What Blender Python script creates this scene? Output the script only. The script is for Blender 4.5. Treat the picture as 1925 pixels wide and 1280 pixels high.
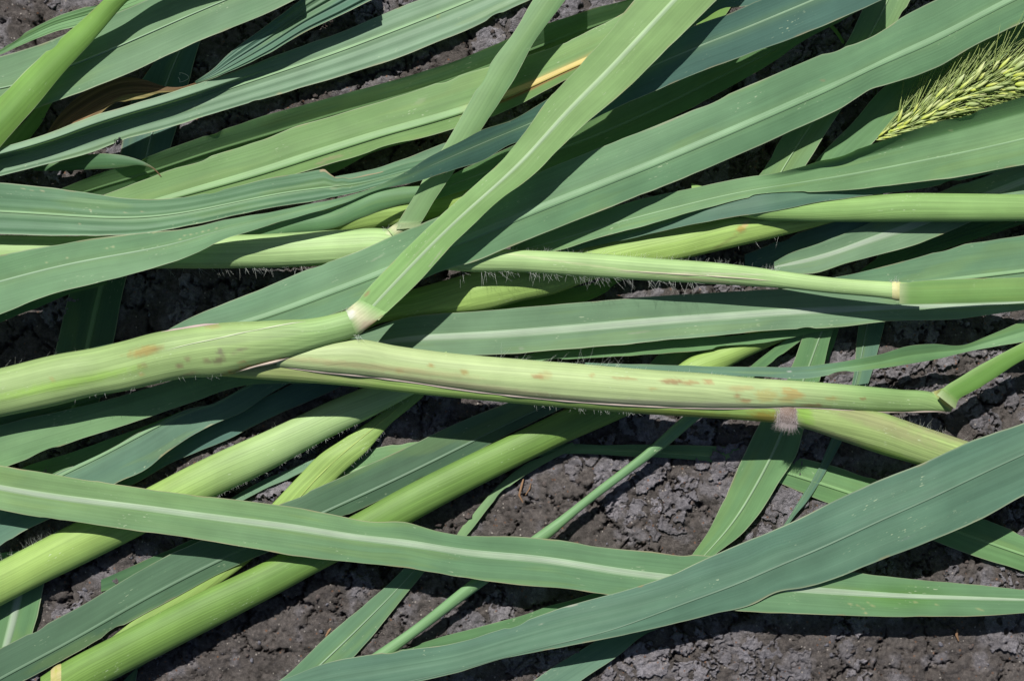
import bpy, math, random
import numpy as np
from mathutils import Vector

random.seed(7); RNG = np.random.default_rng(7)
for o in list(bpy.data.objects): bpy.data.objects.remove(o)
SC = bpy.context.scene
COL = SC.collection

# ------------------------------------------------------------------ camera, sky, sun, exposure
CAM_H, GROUND_W, PW, PH = 0.70, 0.40, 1925.0, 1280.0      # the camera stands 0.70 m above the soil and sees 0.40 m of it
FPX = PW * CAM_H / GROUND_W
cam = bpy.data.cameras.new('camera'); camo = bpy.data.objects.new('camera', cam); COL.objects.link(camo)
camo.location = (0, 0, CAM_H); camo.rotation_euler = (0, 0, 0)
cam.sensor_fit = 'HORIZONTAL'; cam.sensor_width = 36.0; cam.lens = 36.0 * CAM_H / GROUND_W
cam.clip_start = 0.01; cam.clip_end = 50.0
SC.camera = camo
SUN_EL = math.radians(52.0)
SUN_DIR = Vector((-0.36, 0.93, 0)).normalized() * math.cos(SUN_EL) + Vector((0, 0, math.sin(SUN_EL)))
w = bpy.data.worlds.new('World'); SC.world = w; w.use_nodes = True
nt = w.node_tree; bg = nt.nodes['Background']
sky = nt.nodes.new('ShaderNodeTexSky'); sky.sky_type = 'NISHITA'; sky.sun_disc = False
sky.sun_elevation = SUN_EL; sky.sun_rotation = math.atan2(SUN_DIR.x, SUN_DIR.y)
nt.links.new(sky.outputs[0], bg.inputs[0]); bg.inputs[1].default_value = 0.05
sun = bpy.data.lights.new('sun', 'SUN'); sun.energy = 5.0; sun.angle = math.radians(0.55); sun.color = (1.0, 0.975, 0.935)
suno = bpy.data.objects.new('sun', sun); COL.objects.link(suno)
suno.rotation_euler = SUN_DIR.to_track_quat('Z', 'Y').to_euler(); suno.location = SUN_DIR * 3
SC.view_settings.view_transform = 'Standard'; SC.view_settings.look = 'None'
SC.view_settings.exposure = 0.34; SC.view_settings.gamma = 1.0; SC.view_settings.use_curve_mapping = False
KALB = 0.62                                                # photograph's sunlit colour -> surface colour

# ------------------------------------------------------------------ helpers
def lin(c):
    c = np.asarray(c, float) / 255.0
    return np.where(c <= 0.04045, c / 12.92, ((c + 0.055) / 1.055) ** 2.4)
def alb(c): return lin(c) * KALB
def world(u, v, z):
    k = (CAM_H - z) / FPX
    return np.stack([(u - PW / 2) * k, -(v - PH / 2) * k, z + 0 * u], -1)
def hash2(ix, iy, seed):
    h = (ix.astype(np.int64) * 374761393 + iy.astype(np.int64) * 668265263 + seed * 974711) & 0xFFFFFFFF
    h = ((h ^ (h >> 13)) * 1274126177) & 0xFFFFFFFF
    h = h ^ (h >> 16)
    return (h & 0xFFFFFF) / float(0xFFFFFF)
def vnoise(x, y, seed=0):
    ix = np.floor(x); iy = np.floor(y); fx = x - ix; fy = y - iy
    fx = fx * fx * (3 - 2 * fx); fy = fy * fy * (3 - 2 * fy)
    a = hash2(ix, iy, seed); b = hash2(ix + 1, iy, seed); c = hash2(ix, iy + 1, seed); d = hash2(ix + 1, iy + 1, seed)
    return (a * (1 - fx) + b * fx) * (1 - fy) + (c * (1 - fx) + d * fx) * fy
def fbm(x, y, seed=0, oct=4):
    s = 0; a = 0.5; t = 0
    for k in range(oct):
        s = s + a * vnoise(x * 2 ** k, y * 2 ** k, seed + k * 17); t += a; a *= 0.55
    return s / t
def voronoi(x, y, seed=0):
    ix = np.floor(x); iy = np.floor(y)
    f1 = np.full(x.shape, 9.0); f2 = np.full(x.shape, 9.0); cid = np.zeros(x.shape, np.int64)
    for dx in (-1, 0, 1):
        for dy in (-1, 0, 1):
            cx = ix + dx; cy = iy + dy
            px = cx + 0.1 + 0.8 * hash2(cx, cy, seed); py = cy + 0.1 + 0.8 * hash2(cx, cy, seed + 5)
            d = np.hypot(px - x, py - y)
            c = (cx + 5000).astype(np.int64) * 20000 + (cy + 5000).astype(np.int64)
            nearer = d < f1
            f2 = np.where(nearer, f1, np.minimum(f2, d)); cid = np.where(nearer, c, cid); f1 = np.where(nearer, d, f1)
    return f1, f2, cid

def mesh_object(name, verts, faces, mat, parent=None, col=None, uv=None, smooth=True):
    me = bpy.data.meshes.new(name)
    verts = np.asarray(verts, np.float32).reshape(-1, 3)
    me.vertices.add(len(verts)); me.vertices.foreach_set('co', verts.ravel())
    if isinstance(faces, np.ndarray):
        nf, k = faces.shape
        me.loops.add(nf * k); me.loops.foreach_set('vertex_index', faces.ravel().astype(np.int32))
        me.polygons.add(nf)
        me.polygons.foreach_set('loop_start', np.arange(0, nf * k, k, dtype=np.int32))
        me.polygons.foreach_set('loop_total', np.full(nf, k, np.int32))
    else:
        tot = sum(len(f) for f in faces)
        me.loops.add(tot); me.loops.foreach_set('vertex_index', np.array([i for f in faces for i in f], np.int32))
        me.polygons.add(len(faces))
        ln = np.array([len(f) for f in faces], np.int32)
        me.polygons.foreach_set('loop_start', np.concatenate([[0], np.cumsum(ln)[:-1]]).astype(np.int32))
        me.polygons.foreach_set('loop_total', ln)
    me.update(calc_edges=True)
    li = np.empty(len(me.loops), np.int32); me.loops.foreach_get('vertex_index', li)
    if uv is not None:
        l = me.uv_layers.new(name='UVMap'); l.data.foreach_set('uv', np.asarray(uv, np.float32).reshape(-1, 2)[li].ravel())
    if col is not None:
        a = me.color_attributes.new('Col', 'FLOAT_COLOR', 'POINT')
        c = np.ones((len(verts), 4), np.float32); c[:, :3] = np.asarray(col, np.float32).reshape(-1, 3)
        a.data.foreach_set('color', c.ravel())
    if smooth: me.polygons.foreach_set('use_smooth', np.ones(len(me.polygons), bool))
    me.materials.append(mat)
    o = bpy.data.objects.new(name, me); COL.objects.link(o)
    if parent is not None:
        o.parent = parent
        o.matrix_parent_inverse = ROOTINV.get(parent.name, parent.matrix_world.inverted())
    return o
ROOTINV = {}
def grid_faces(n, m, wrap=False):
    i = np.arange(n - 1)[:, None]; j = np.arange(m if wrap else m - 1)[None, :]
    j2 = (j + 1) % m
    a = i * m + j; b = i * m + j2; c = (i + 1) * m + j2; d = (i + 1) * m + j
    return np.stack([a, d, c, b], -1).reshape(-1, 4)
def empty(name, loc, label, cat, group=None):
    o = bpy.data.objects.new(name, None); COL.objects.link(o); o.location = loc
    o.empty_display_size = 0.01
    o['label'] = label; o['category'] = cat
    if group: o['group'] = group
    from mathutils import Matrix
    ROOTINV[o.name] = Matrix.Translation(Vector(loc)).inverted()
    return o

# ------------------------------------------------------------------ materials
def nodes(name):
    m = bpy.data.materials.new(name); m.use_nodes = True; n = m.node_tree.nodes; l = m.node_tree.links
    return m, n, l, n['Principled BSDF'], n['Material Output']
def plant_material(name, rough, spec, transl, vein=0.16, specks=True, veinscale=1500.0, bump=0.25, sheen=0.0):
    m, n, l, p, out = nodes(name)
    at = n.new('ShaderNodeAttribute'); at.attribute_name = 'Col'
    uv = n.new('ShaderNodeUVMap'); uv.uv_map = 'UVMap'
    geo = n.new('ShaderNodeNewGeometry')
    def nz(sx, sy, detail=2.0, rgh=0.5):
        mp = n.new('ShaderNodeMapping'); mp.inputs['Scale'].default_value = (sx, sy, 1)
        t = n.new('ShaderNodeTexNoise'); t.noise_dimensions = '2D'; t.inputs['Scale'].default_value = 1.0
        t.inputs['Detail'].default_value = detail; t.inputs['Roughness'].default_value = rgh
        l.new(uv.outputs[0], mp.inputs[0]); l.new(mp.outputs[0], t.inputs['Vector']); return t
    def ramp(src, a, b, lo, hi):
        r = n.new('ShaderNodeMapRange'); r.inputs['From Min'].default_value = a; r.inputs['From Max'].default_value = b
        r.inputs['To Min'].default_value = lo; r.inputs['To Max'].default_value = hi; l.new(src, r.inputs['Value']); return r.outputs[0]
    v1 = nz(14, veinscale); v2 = nz(9, veinscale * 0.3); bl = nz(60, 90, 4.0)
    f1 = ramp(v1.outputs['Fac'], 0.3, 0.7, 1 - vein, 1 + vein)
    f2 = ramp(v2.outputs['Fac'], 0.3, 0.7, 1 - vein * 0.7, 1 + vein * 0.7)
    f3 = ramp(bl.outputs['Fac'], 0.3, 0.7, 0.92, 1.08)
    def mul(a, b):
        x = n.new('ShaderNodeMath'); x.operation = 'MULTIPLY'; l.new(a, x.inputs[0]); l.new(b, x.inputs[1]); return x.outputs[0]
    f = mul(mul(f1, f2), f3)
    vm = n.new('ShaderNodeVectorMath'); vm.operation = 'SCALE'; l.new(at.outputs['Color'], vm.inputs[0]); l.new(f, vm.inputs['Scale'])
    colr = vm.outputs[0]
    if specks:                                              # small pale scuffs running along the veins
        s1 = nz(420, 1700, 1.0); s2 = nz(45, 130, 2.0)
        k = mul(ramp(s1.outputs['Fac'], 0.70, 0.76, 0, 1), ramp(s2.outputs['Fac'], 0.61, 0.72, 0, 0.7))
        mx = n.new('ShaderNodeMix'); mx.data_type = 'RGBA'; l.new(k, mx.inputs['Factor'])
        l.new(colr, mx.inputs['A']); mx.inputs['B'].default_value = (0.42, 0.50, 0.32, 1); colr = mx.outputs['Result']
    l.new(colr, p.inputs['Base Color'])
    p.inputs['Roughness'].default_value = rough; p.inputs['Specular IOR Level'].default_value = spec
    if sheen: p.inputs['Sheen Weight'].default_value = sheen; p.inputs['Sheen Roughness'].default_value = 0.4
    b = n.new('ShaderNodeBump'); b.inputs['Strength'].default_value = bump; b.inputs['Distance'].default_value = 0.0003
    l.new(v1.outputs['Fac'], b.inputs['Height']); l.new(b.outputs[0], p.inputs['Normal'])
    if transl > 0:
        tr = n.new('ShaderNodeBsdfTranslucent'); ts = n.new('ShaderNodeVectorMath'); ts.operation = 'MULTIPLY'
        l.new(colr, ts.inputs[0]); ts.inputs[1].default_value = (1.15, 1.35, 0.55)
        l.new(ts.outputs[0], tr.inputs['Color'])
        mix = n.new('ShaderNodeMixShader'); mix.inputs[0].default_value = transl
        l.new(p.outputs[0], mix.inputs[1]); l.new(tr.outputs[0], mix.inputs[2]); l.new(mix.outputs[0], out.inputs['Surface'])
    return m
M_BLADE = plant_material('leaf_blade', 0.55, 0.26, 0.24, vein=0.055, bump=0.12, sheen=0.12)
M_RIB = plant_material('leaf_midrib', 0.55, 0.3, 0.0, vein=0.12, specks=False, veinscale=2500)
M_STEM = plant_material('grass_stem', 0.52, 0.20, 0.0, vein=0.10, veinscale=1900, bump=0.3)
M_DRY = plant_material('dry_leaf', 0.7, 0.2, 0.12, vein=0.3, specks=False)
def flat_material(name, c, rough=0.6, transl=0.0):
    m, n, l, p, out = nodes(name)
    t = n.new('ShaderNodeTexNoise'); t.inputs['Scale'].default_value = 900.0
    tc = n.new('ShaderNodeTexCoord'); l.new(tc.outputs['Object'], t.inputs['Vector'])
    r = n.new('ShaderNodeMapRange'); r.inputs['To Min'].default_value = 0.7; r.inputs['To Max'].default_value = 1.3; l.new(t.outputs['Fac'], r.inputs['Value'])
    v = n.new('ShaderNodeVectorMath'); v.operation = 'SCALE'; v.inputs[0].default_value = tuple(c); l.new(r.outputs[0], v.inputs['Scale'])
    l.new(v.outputs[0], p.inputs['Base Color']); p.inputs['Roughness'].default_value = rough
    if transl:
        tr = n.new('ShaderNodeBsdfTranslucent'); l.new(v.outputs[0], tr.inputs['Color'])
        mix = n.new('ShaderNodeMixShader'); mix.inputs[0].default_value = transl
        l.new(p.outputs[0], mix.inputs[1]); l.new(tr.outputs[0], mix.inputs[2]); l.new(mix.outputs[0], out.inputs['Surface'])
    return m
M_HAIR = flat_material('plant_hair', (0.76, 0.79, 0.72), 0.4, 0.3)
M_NODEHAIR = flat_material('node_hair', (0.54, 0.47, 0.45), 0.5, 0.2)
M_BUG = flat_material('insect_black', (0.006, 0.006, 0.007), 0.35)
M_STRAW = flat_material('dry_straw', (0.22, 0.125, 0.065), 0.8)
M_PALE = flat_material('pale_membrane', (0.50, 0.44, 0.38), 0.5, 0.3)
def soil_material():
    m, n, l, p, out = nodes('soil')
    at = n.new('ShaderNodeAttribute'); at.attribute_name = 'Col'
    tc = n.new('ShaderNodeTexCoord')
    def nz(s, d=5.0, r=0.65):
        t = n.new('ShaderNodeTexNoise'); t.inputs['Scale'].default_value = s; t.inputs['Detail'].default_value = d; t.inputs['Roughness'].default_value = r
        l.new(tc.outputs['Object'], t.inputs['Vector']); return t
    a = nz(700); b = nz(2600, 3); c = nz(160)
    def ramp(src, x0, x1, lo, hi):
        r = n.new('ShaderNodeMapRange'); r.inputs['From Min'].default_value = x0; r.inputs['From Max'].default_value = x1
        r.inputs['To Min'].default_value = lo; r.inputs['To Max'].default_value = hi; l.new(src, r.inputs['Value']); return r.outputs[0]
    def mul(x, y):
        k = n.new('ShaderNodeMath'); k.operation = 'MULTIPLY'; l.new(x, k.inputs[0]); l.new(y, k.inputs[1]); return k.outputs[0]
    f = mul(mul(ramp(a.outputs['Fac'], .3, .7, .58, 1.42), ramp(b.outputs['Fac'], .3, .7, .72, 1.28)), ramp(c.outputs['Fac'], .3, .7, .85, 1.15))
    v = n.new('ShaderNodeVectorMath'); v.operation = 'SCALE'; l.new(at.outputs['Color'], v.inputs[0]); l.new(f, v.inputs['Scale'])
    # sand grains
    vo = n.new('ShaderNodeTexVoronoi'); vo.inputs['Scale'].default_value = 900; l.new(tc.outputs['Object'], vo.inputs['Vector'])
    sep = n.new('ShaderNodeSeparateColor'); l.new(vo.outputs['Color'], sep.inputs[0])
    g = mul(ramp(sep.outputs[0], .955, .965, 0, 1), ramp(vo.outputs['Distance'], .30, .38, 1, 0))
    mx = n.new('ShaderNodeMix'); mx.data_type = 'RGBA'; l.new(g, mx.inputs['Factor']); l.new(v.outputs[0], mx.inputs['A']); mx.inputs['B'].default_value = (.30, .27, .24, 1)
    g2 = mul(ramp(sep.outputs[1], .965, .975, 0, .7), ramp(vo.outputs['Distance'], .35, .5, 1, 0))
    m2 = n.new('ShaderNodeMix'); m2.data_type = 'RGBA'; l.new(g2, m2.inputs['Factor']); l.new(mx.outputs['Result'], m2.inputs['A']); m2.inputs['B'].default_value = (.20, .10, .055, 1)
    l.new(m2.outputs['Result'], p.inputs['Base Color'])
    p.inputs['Roughness'].default_value = 0.9; p.inputs['Specular IOR Level'].default_value = 0.2
    ad = n.new('ShaderNodeMath'); ad.operation = 'ADD'; l.new(a.outputs['Fac'], ad.inputs[0]); l.new(b.outputs['Fac'], ad.inputs[1])
    bu = n.new('ShaderNodeBump'); bu.inputs['Strength'].default_value = 0.9; bu.inputs['Distance'].default_value = 0.0010
    l.new(ad.outputs[0], bu.inputs['Height']); l.new(bu.outputs[0], p.inputs['Normal'])
    return m
M_SOIL = soil_material()

# ------------------------------------------------------------------ the ground
def axis(half, fine, far):
    a = np.arange(-half, half + fine / 2, fine); step = fine; x = half; out = []
    while x < far:
        step *= 1.35; x += step; out.append(x)
    out = np.array(out); return np.concatenate([-out[::-1], a, out])
def warp(x, y):
    return (x + 0.0035 * (fbm(x * 220, y * 220, 91, 3) - .5) * 2 + 0.001 * (vnoise(x * 1100, y * 1100, 93) - .5) * 2,
            y + 0.0035 * (fbm(x * 220 + 40, y * 220 + 7, 92, 3) - .5) * 2 + 0.001 * (vnoise(x * 1100, y * 1100, 94) - .5) * 2)
CRUST = 0.0125
def soil_height(x, y):
    h = 0.0022 * (fbm(x * 22, y * 22, 3, 3) - .5) * 2
    h = h + 0.0012 * (fbm(x * 170, y * 170, 11, 4) - .5) * 2 + 0.0006 * (fbm(x * 560, y * 560, 13, 3) - .5) * 2
    wx, wy = warp(x, y)
    f1, f2, c = voronoi(wx / 0.021, wy / 0.021, 21)
    k = fbm(x * 60, y * 60, 23, 3)
    wd = np.clip((k - .36) * 5.0, 0.0, 1.0)
    h = h - 0.0045 * wd * np.exp(-((f2 - f1) / 0.035) ** 2)
    f1, f2, c = voronoi(wx / 0.0072 + 3.3, wy / 0.0072, 31)
    h = h - 0.0018 * np.clip((fbm(x * 90, y * 90, 33, 3) - .42) * 5, 0, 1) * np.exp(-((f2 - f1) / 0.085) ** 2)
    f1, f2, c = voronoi(wx / 0.0032, wy / 0.0032, 41)
    h = h + 0.0008 * (hash2(c % 20000, c // 20000, 3) - .5) * np.clip((f2 - f1) / .25, 0, 1)
    return h - 0.0008
def soil_colour(x, y):
    a = alb((117, 110, 106)); b = alb((96, 89, 85)); c = alb((138, 133, 135))
    k = fbm(x * 55, y * 55, 51, 4)[..., None]; q = np.clip((fbm(x * 120, y * 120, 53, 4) - .55) * 6, 0, 1)[..., None]
    col = a * k + b * (1 - k)
    return col * (1 - q) + c * q
gx = axis(0.245, 0.00068, 3.0); gy = axis(0.175, 0.00068, 3.0)
GX, GY = np.meshgrid(gx, gy, indexing='ij')
GZ = soil_height(GX, GY)
ground = mesh_object('ground', np.stack([GX, GY, GZ], -1), grid_faces(len(gx), len(gy))[:, ::-1], M_SOIL, col=soil_colour(GX, GY))
ground['kind'] = 'structure'; ground['label'] = 'dry cracked grey brown soil under the cut grass'

# ------------------------------------------------------------------ strands: sections are the two edges of a leaf or stem
PAL = {  # sunlit colours, two tones each
    'lt': ((150, 182, 150), (136, 170, 138)), 'l2': ((142, 174, 138), (130, 163, 129)), 'g2': ((126, 162, 122), (113, 150, 113)), 'ng': ((138, 177, 126), (126, 166, 119)),
    's2': ((190, 209, 148), (176, 197, 136)), 's3': ((164, 190, 122), (152, 178, 114)), 'ty': ((138, 175, 106), (126, 165, 100)), 'dg': ((162, 202, 128), (150, 190, 119)), 'bj': ((104, 137, 107), (94, 126, 100)), 'pp': ((150, 187, 110), (140, 178, 107)),
    'sm': ((158, 188, 120), (144, 178, 112)), 's1': ((142, 180, 106), (130, 170, 100)), 'gl': ((127, 165, 128), (112, 152, 119)), 'gr': ((130, 172, 116), (114, 156, 110)), 'yg': ((142, 182, 92), (124, 168, 84)),
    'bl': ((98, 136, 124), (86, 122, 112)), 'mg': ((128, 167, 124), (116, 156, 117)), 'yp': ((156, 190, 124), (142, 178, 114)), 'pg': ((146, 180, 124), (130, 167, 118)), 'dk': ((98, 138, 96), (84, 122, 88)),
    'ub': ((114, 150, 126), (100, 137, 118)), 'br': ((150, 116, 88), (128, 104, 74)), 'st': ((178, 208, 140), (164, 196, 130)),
    'sg': ((125, 160, 76), (118, 154, 80)), 'sp': ((168, 190, 118), (156, 180, 110)), 'sy': ((162, 193, 104), (150, 183, 101)),
}
GRP = 'cut grass leaves lying across one another'
STR = []; THINGS = {}
def thing(key, name, label, cat, group=None): THINGS[key] = dict(name=name, label=label, cat=cat, group=group)
def S(id, secs, kind='blade', label=None, key=None, part=None, **kw):
    if label: thing(id, 'grass_leaf', label, 'leaf', GRP); key = id; part = 'blade'
    ed = []
    for s in secs:
        ed.append((s[0], s[1], s[0], s[2]) if len(s) == 3 else s)
    d = dict(id=id, ed=np.array(ed, float), kind=kind, key=key, part=part, pal='gl', rib=None, mid=0.5, fold=0.0, bank=0.0,
             arch=0.0, curl=None, pleat=0.0, base=0.0, hfac=0.82, inside=(), spots=(), gap=0.0004, ribw=11.0, ribh=1.0, stiff=1400, margin=1.0, pin=None, edgecol=(200, 210, 172), tail=None)
    d.update(kw); STR.append(d); return d

# --- lowest layer, upwards.  (x, y_top, y_bottom) or (xA, yA, xB, yB)
S('BM', [(600,880,930),(711,842,890),(796,828,880),(950,826,868),(1082,834,852),(1226,836,862),(1398,843,882),(1489,858,918),(1558,874,945),(1651,901,978),(1754,936,1016),(1845,973,1050),(1925,1003,1073),(1975,1022,1090)],
  label='dark green leaf running level beneath the thin stem, then under the big blue leaf', pal='gr', rib='under', mid=.55, ribh=.5, ribw=7, fold=-.12)
S('BT', [(1075,830,1085,842),(1040,848,1052,856),(962,888,965,908),(922,925,934,934),(872,985,882,1000),(838,1035,850,1040)], label='very narrow grass blade beside the bright green stem on bare soil', pal='pg', bank=.2)
S('BX', [(1195,1150,1275,1160),(1119,1204,1226,1188),(1060,1240,1151,1240),(1000,1280,1093,1279),(930,1330,1030,1330)], label='leaf lying on soil beneath the big leaf, half in its shadow', pal='ub', bank=.15)
S('BS', [(790,1030,842,1034),(764,1062,806,1066),(735,1094,783,1094),(690,1132,732,1155),(610,1198,663,1235),(528,1275,610,1285),(480,1320,560,1330)], label='slanting leaf with a fine pale midline lying on bare cracked soil', pal='gl', rib='upper', ribk=.45, mid=.5, ribw=4, bank=.05)
S('BP', [(-10,1040,97,1028),(-28,1100,84,1092),(-45,1170,68,1172),(-60,1230,50,1235),(-75,1290,38,1300)], label='upright leaf with broad white midrib beneath the two thick bright stems', pal='gr', rib='upper', mid=.60, ribw=17)
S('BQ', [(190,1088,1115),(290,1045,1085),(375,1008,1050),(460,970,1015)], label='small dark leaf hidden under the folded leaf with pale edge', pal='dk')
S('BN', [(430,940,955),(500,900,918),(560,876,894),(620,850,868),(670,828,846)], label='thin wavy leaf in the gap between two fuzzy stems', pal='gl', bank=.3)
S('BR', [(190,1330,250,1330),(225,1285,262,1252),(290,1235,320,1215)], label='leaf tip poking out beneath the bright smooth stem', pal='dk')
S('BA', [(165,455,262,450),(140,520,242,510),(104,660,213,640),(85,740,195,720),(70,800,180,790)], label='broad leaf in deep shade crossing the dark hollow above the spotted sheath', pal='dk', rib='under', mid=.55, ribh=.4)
S('T5', [(325,40,405,20),(300,100,383,62),(255,172,352,168),(238,220,335,232),(224,300,318,290),(205,370,300,360)], label='short upright leaf crossing under two broad leaves beside dead brown leaf', pal='bl', rib='upper', ribk=0.35, mid=.55, ribw=5)
S('T8', [(78,270,100,278),(105,225,128,245),(150,180,170,224),(231,146,239,190),(266,149,272,184),(308,162,299,175),(340,164,338,170),(368,156,370,159)], label='dead brown shrivelled leaf with curled dry tip', pal='br', base=.010, pleat=.5, curl=('B', .3, .002), edgecol=(150,120,84), margin=.6, mat='dry')
S('T7', [(366,154,368,157),(398,132,405,146),(425,106,440,132),(500,49,104),(573,-5,61),(640,-52,30),(700,-95,0)], label='dark pleated leaf narrowing to a twisted point', pal='ub', pleat=1.0, fold=.25)
S('T4', [(-40,115,125),(0,94,104),(48,62,82),(96,37,62),(170,12,42),(240,-12,18),(300,-40,-5)], label='narrow two toned leaf arching over bare soil beside the shadow striped leaf', pal='gr', pleat=.5, fold=.35)
S('T3', [(100,180,130,150),(62,208,94,200),(30,240,75,235),(5,270,55,262),(-20,320,20,320)], label='small yellow green leaf sliver under the bright narrow blade', pal='yg')
S('T15', [(100,362,395),(170,332,372),(263,300,350),(398,252,305),(500,218,278),(613,186,240),(746,149,205),(878,106,162),(955,74,135),(1034,44,104),(1109,19,72),(1186,-3,45),(1260,-35,10)], label='green leaf almost wholly in shadow along edge of the yellow ribbed leaf', pal='gr', bank=-.85, rib='under', mid=.6, ribh=.4, ribw=7)
S('T13b', [(540,318,345),(639,288,321),(690,268,292),(780,243,262)], label='pale sliver of leaf under the lower edge of the yellow ribbed leaf', pal='pg')
S('T13', [(150,385,450),(197,366,430),(266,340,408),(345,311,388),(425,284,368),(500,260,348),(560,237,328),(613,222,311),(666,205,295),(746,182,269),(785,169,262),(852,147,243),(918,126,222),(960,114,205),(1064,80,152),(1120,52,128),(1180,20,110),(1240,-20,80)],
  label='light green leaf whose raised midrib turns yellow orange toward its tip', pal='ty', rib='under', mid=.68, ribw=16, ribh=.7, ribk=1.0, fold=-.06, bank=.06, ribtip=True)
S('T10', [(60,312,64,322),(106,306,108,322),(150,294,152,321),(180,290,186,319),(239,295,236,315),(272,306,264,312),(290,316,286,318),(303,331,302,333)], label='small curved leaf tip ending in a brown point', pal='dk', arch=-.2, bank=-.15, tail=(120,90,60))
S('T2', [(-60,128,215),(0,106,230),(61,88,207),(127,64,184),(200,33,156),(255,10,133),(320,-18,103),(377,-42,77),(500,-95,27),(560,-125,-2)], label='very broad leaf striped by a soft diagonal shadow behind the narrow blade', pal='g2', rib='upper', ribk=0.35, mid=.52, ribw=4, bank=.05)
S('T6', [(-60,290,346),(0,277,332),(101,247,306),(170,220,287),(239,199,262),(319,175,241),(398,149,216),(465,125,196),(500,112,186),(573,86,164),(666,50,135),(746,16,109),(820,-12,80),(878,-36,57),(980,-75,8),(1060,-105,-25)],
  label='long pleated leaf with its upper margin rolled upright', pal='lt', rib='under', mid=.42, ribw=6, ribh=.4, curl=('S', .30, .0060, 560), pleat=.16, bank=.04)
S('T1', [(-70,238,-60,340),(0,183,0,276),(50,133,61,207),(114,74,122,135),(155,38,181,72),(197,-2,243,2),(250,-50,292,-28),(330,-105,362,-70),(440,-150,462,-112)], label='narrow bright yellow green blade laid diagonally over the shadow striped broad leaf', pal='yg', arch=-.28, bank=.0, fold=-.1, base=.012)  # bend above the frame is added to cast the stripe on the broad leaf
S('T16', [(630,332,352),(706,318,345),(770,296,330),(833,271,312),(892,249,292),(966,222,262),(1040,185,232),(1120,140,190)], label='pale leaf edging a dark hollow behind the narrow blade of the hairy stem', pal='gl', bank=.1)
S('AA', [(440,430,455),(520,412,447),(600,388,442),(680,362,436),(750,352,426),(800,348,416),(850,343,405),(900,336,396),(960,325,385)], kind='tube', key='AA', part='stem', pal='sy', hfac=.6)
thing('AA', 'grass_shoot', 'yellow striped stem behind the narrow blade of the hairy stem', 'grass shoot', 'grass shoots in the heap')
S('AB', [(420,438,450),(480,425,452),(560,404,440),(626,393,430),(706,356,400),(783,351,378),(840,348,362)], label='leaf with shiny rolled rim lying on the yellow striped stem', pal='gr', arch=-.35, bank=.0)
S('T14', [(-240,325,430),(-60,338,440),(0,343,441),(96,353,443),(191,367,443),(239,373,441),(266,374,439),(327,372,429),(398,361,414),(425,355,408),(500,337,393),(560,327,383),(600,320,377),(610,319,375),(620,325,372),(632,331,370),(645,330,367),(655,333,365),(668,332,362),(706,325,351),(760,309,338),(820,294,322),(880,274,300)],
  label='wide pleated leaf with a torn notch in its upper margin', pal='gl', rib='under', mid=.55, ribw=5, ribh=.4, pleat=.18, fold=.03, tornx=(600, 720))
S('Z1', [(1200,720,1262,720),(1222,684,1297,686),(1270,640,1340,655),(1330,590,1400,600)], label='pale leaf base beside the bright yellow stem piece', pal='pg')
S('Z5', [(1568,590,1584,590),(1558,630,1573,630),(1556,652,1566,655),(1552,676,1558,678)], label='tiny leaf sliver hanging beside the upright leaf', pal='gr')
S('Z2', [(1270,690,1300,735),(1297,672,1340,712),(1337,655,1374,688),(1395,630,1440,655),(1470,598,1510,625),(1540,570,1570,595)], kind='tube', key='Z2', part='stem', pal='sy', hfac=.7)
thing('Z2', 'grass_shoot', 'short bright yellow green stem piece peeping out beside the spotted stem', 'grass shoot', 'grass shoots in the heap')
S('Z3', [(1380,720,1405,722),(1412,688,1440,690),(1445,660,1468,668),(1480,635,1505,640),(1520,600,1545,606)], label='narrow leaf strip beside the short yellow stem piece', pal='gr')
S('Z6', [(1690,395,1745,395),(1660,450,1715,450),(1632,540,1678,540),(1612,630,1658,630),(1608,670,1648,670),(1600,723,1632,724),(1576,790,1604,796),(1553,845,1579,836),(1537,880,1558,874),(1505,935,1520,938),(1475,985,1489,978),(1440,1045,1446,1045)], label='slender leaf tapering downward onto soil, crossing under spotted stem', pal='ub', rib='upper', ribk=0.35, mid=.3, ribw=3)
S('BV', [(1545,560,1590,570),(1515,620,1562,635),(1488,690,1548,695),(1462,735,1530,745),(1428,795,1510,811),(1398,856,1497,856),(1372,915,1460,912),(1345,970,1425,967),(1330,1000,1392,1004),(1305,1038,1345,1041),(1265,1090,1292,1092)], label='leaf hanging below the hairy node, lying over bare soil', pal='gr', rib='upper', ribk=0.50, mid=.55, ribw=6, bank=.03)
S('BU', [(1330,748,1372,752),(1279,787,1316,787),(1220,840,1262,832),(1125,914,1160,908),(1053,970,1085,966),(1000,1008,1035,1010),(886,1089,920,1093),(772,1179,815,1171),(695,1232,743,1226),(600,1300,655,1300)], kind='tube', key='BU', part='stem', pal='gr', hfac=.75, base=.005)
thing('BU', 'grass_shoot', 'thin straight green stem crossing bare soil', 'grass shoot', 'grass shoots in the heap')
S('R4', [(1345,-15,1392,-15),(1330,20,1368,25),(1300,60,1335,68)], label='yellow green leaf corner tucked behind the big diagonal blade', pal='yg')
S('R1', [(1645,-40,1730,-40),(1628,0,1712,0),(1604,55,1690,40),(1540,160,1640,130),(1475,252,1582,205),(1450,290,1545,262),(1422,335,1510,318),(1395,395,1470,385),(1375,450,1440,440)], label='leaf crossing steeply under the long twin leaf near the seed head', pal='pg', rib='upper', ribk=0.30, mid=.5, ribw=4)
S('R2', [(1500,350,1590,330),(1539,297,1640,270),(1600,235,1680,232),(1661,165,1744,172),(1760,105,1824,143),(1860,45,1925,84),(1960,0,2010,45)], label='smooth green leaf lying directly behind the bristly seed head', pal='gr', bank=.05)
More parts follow.
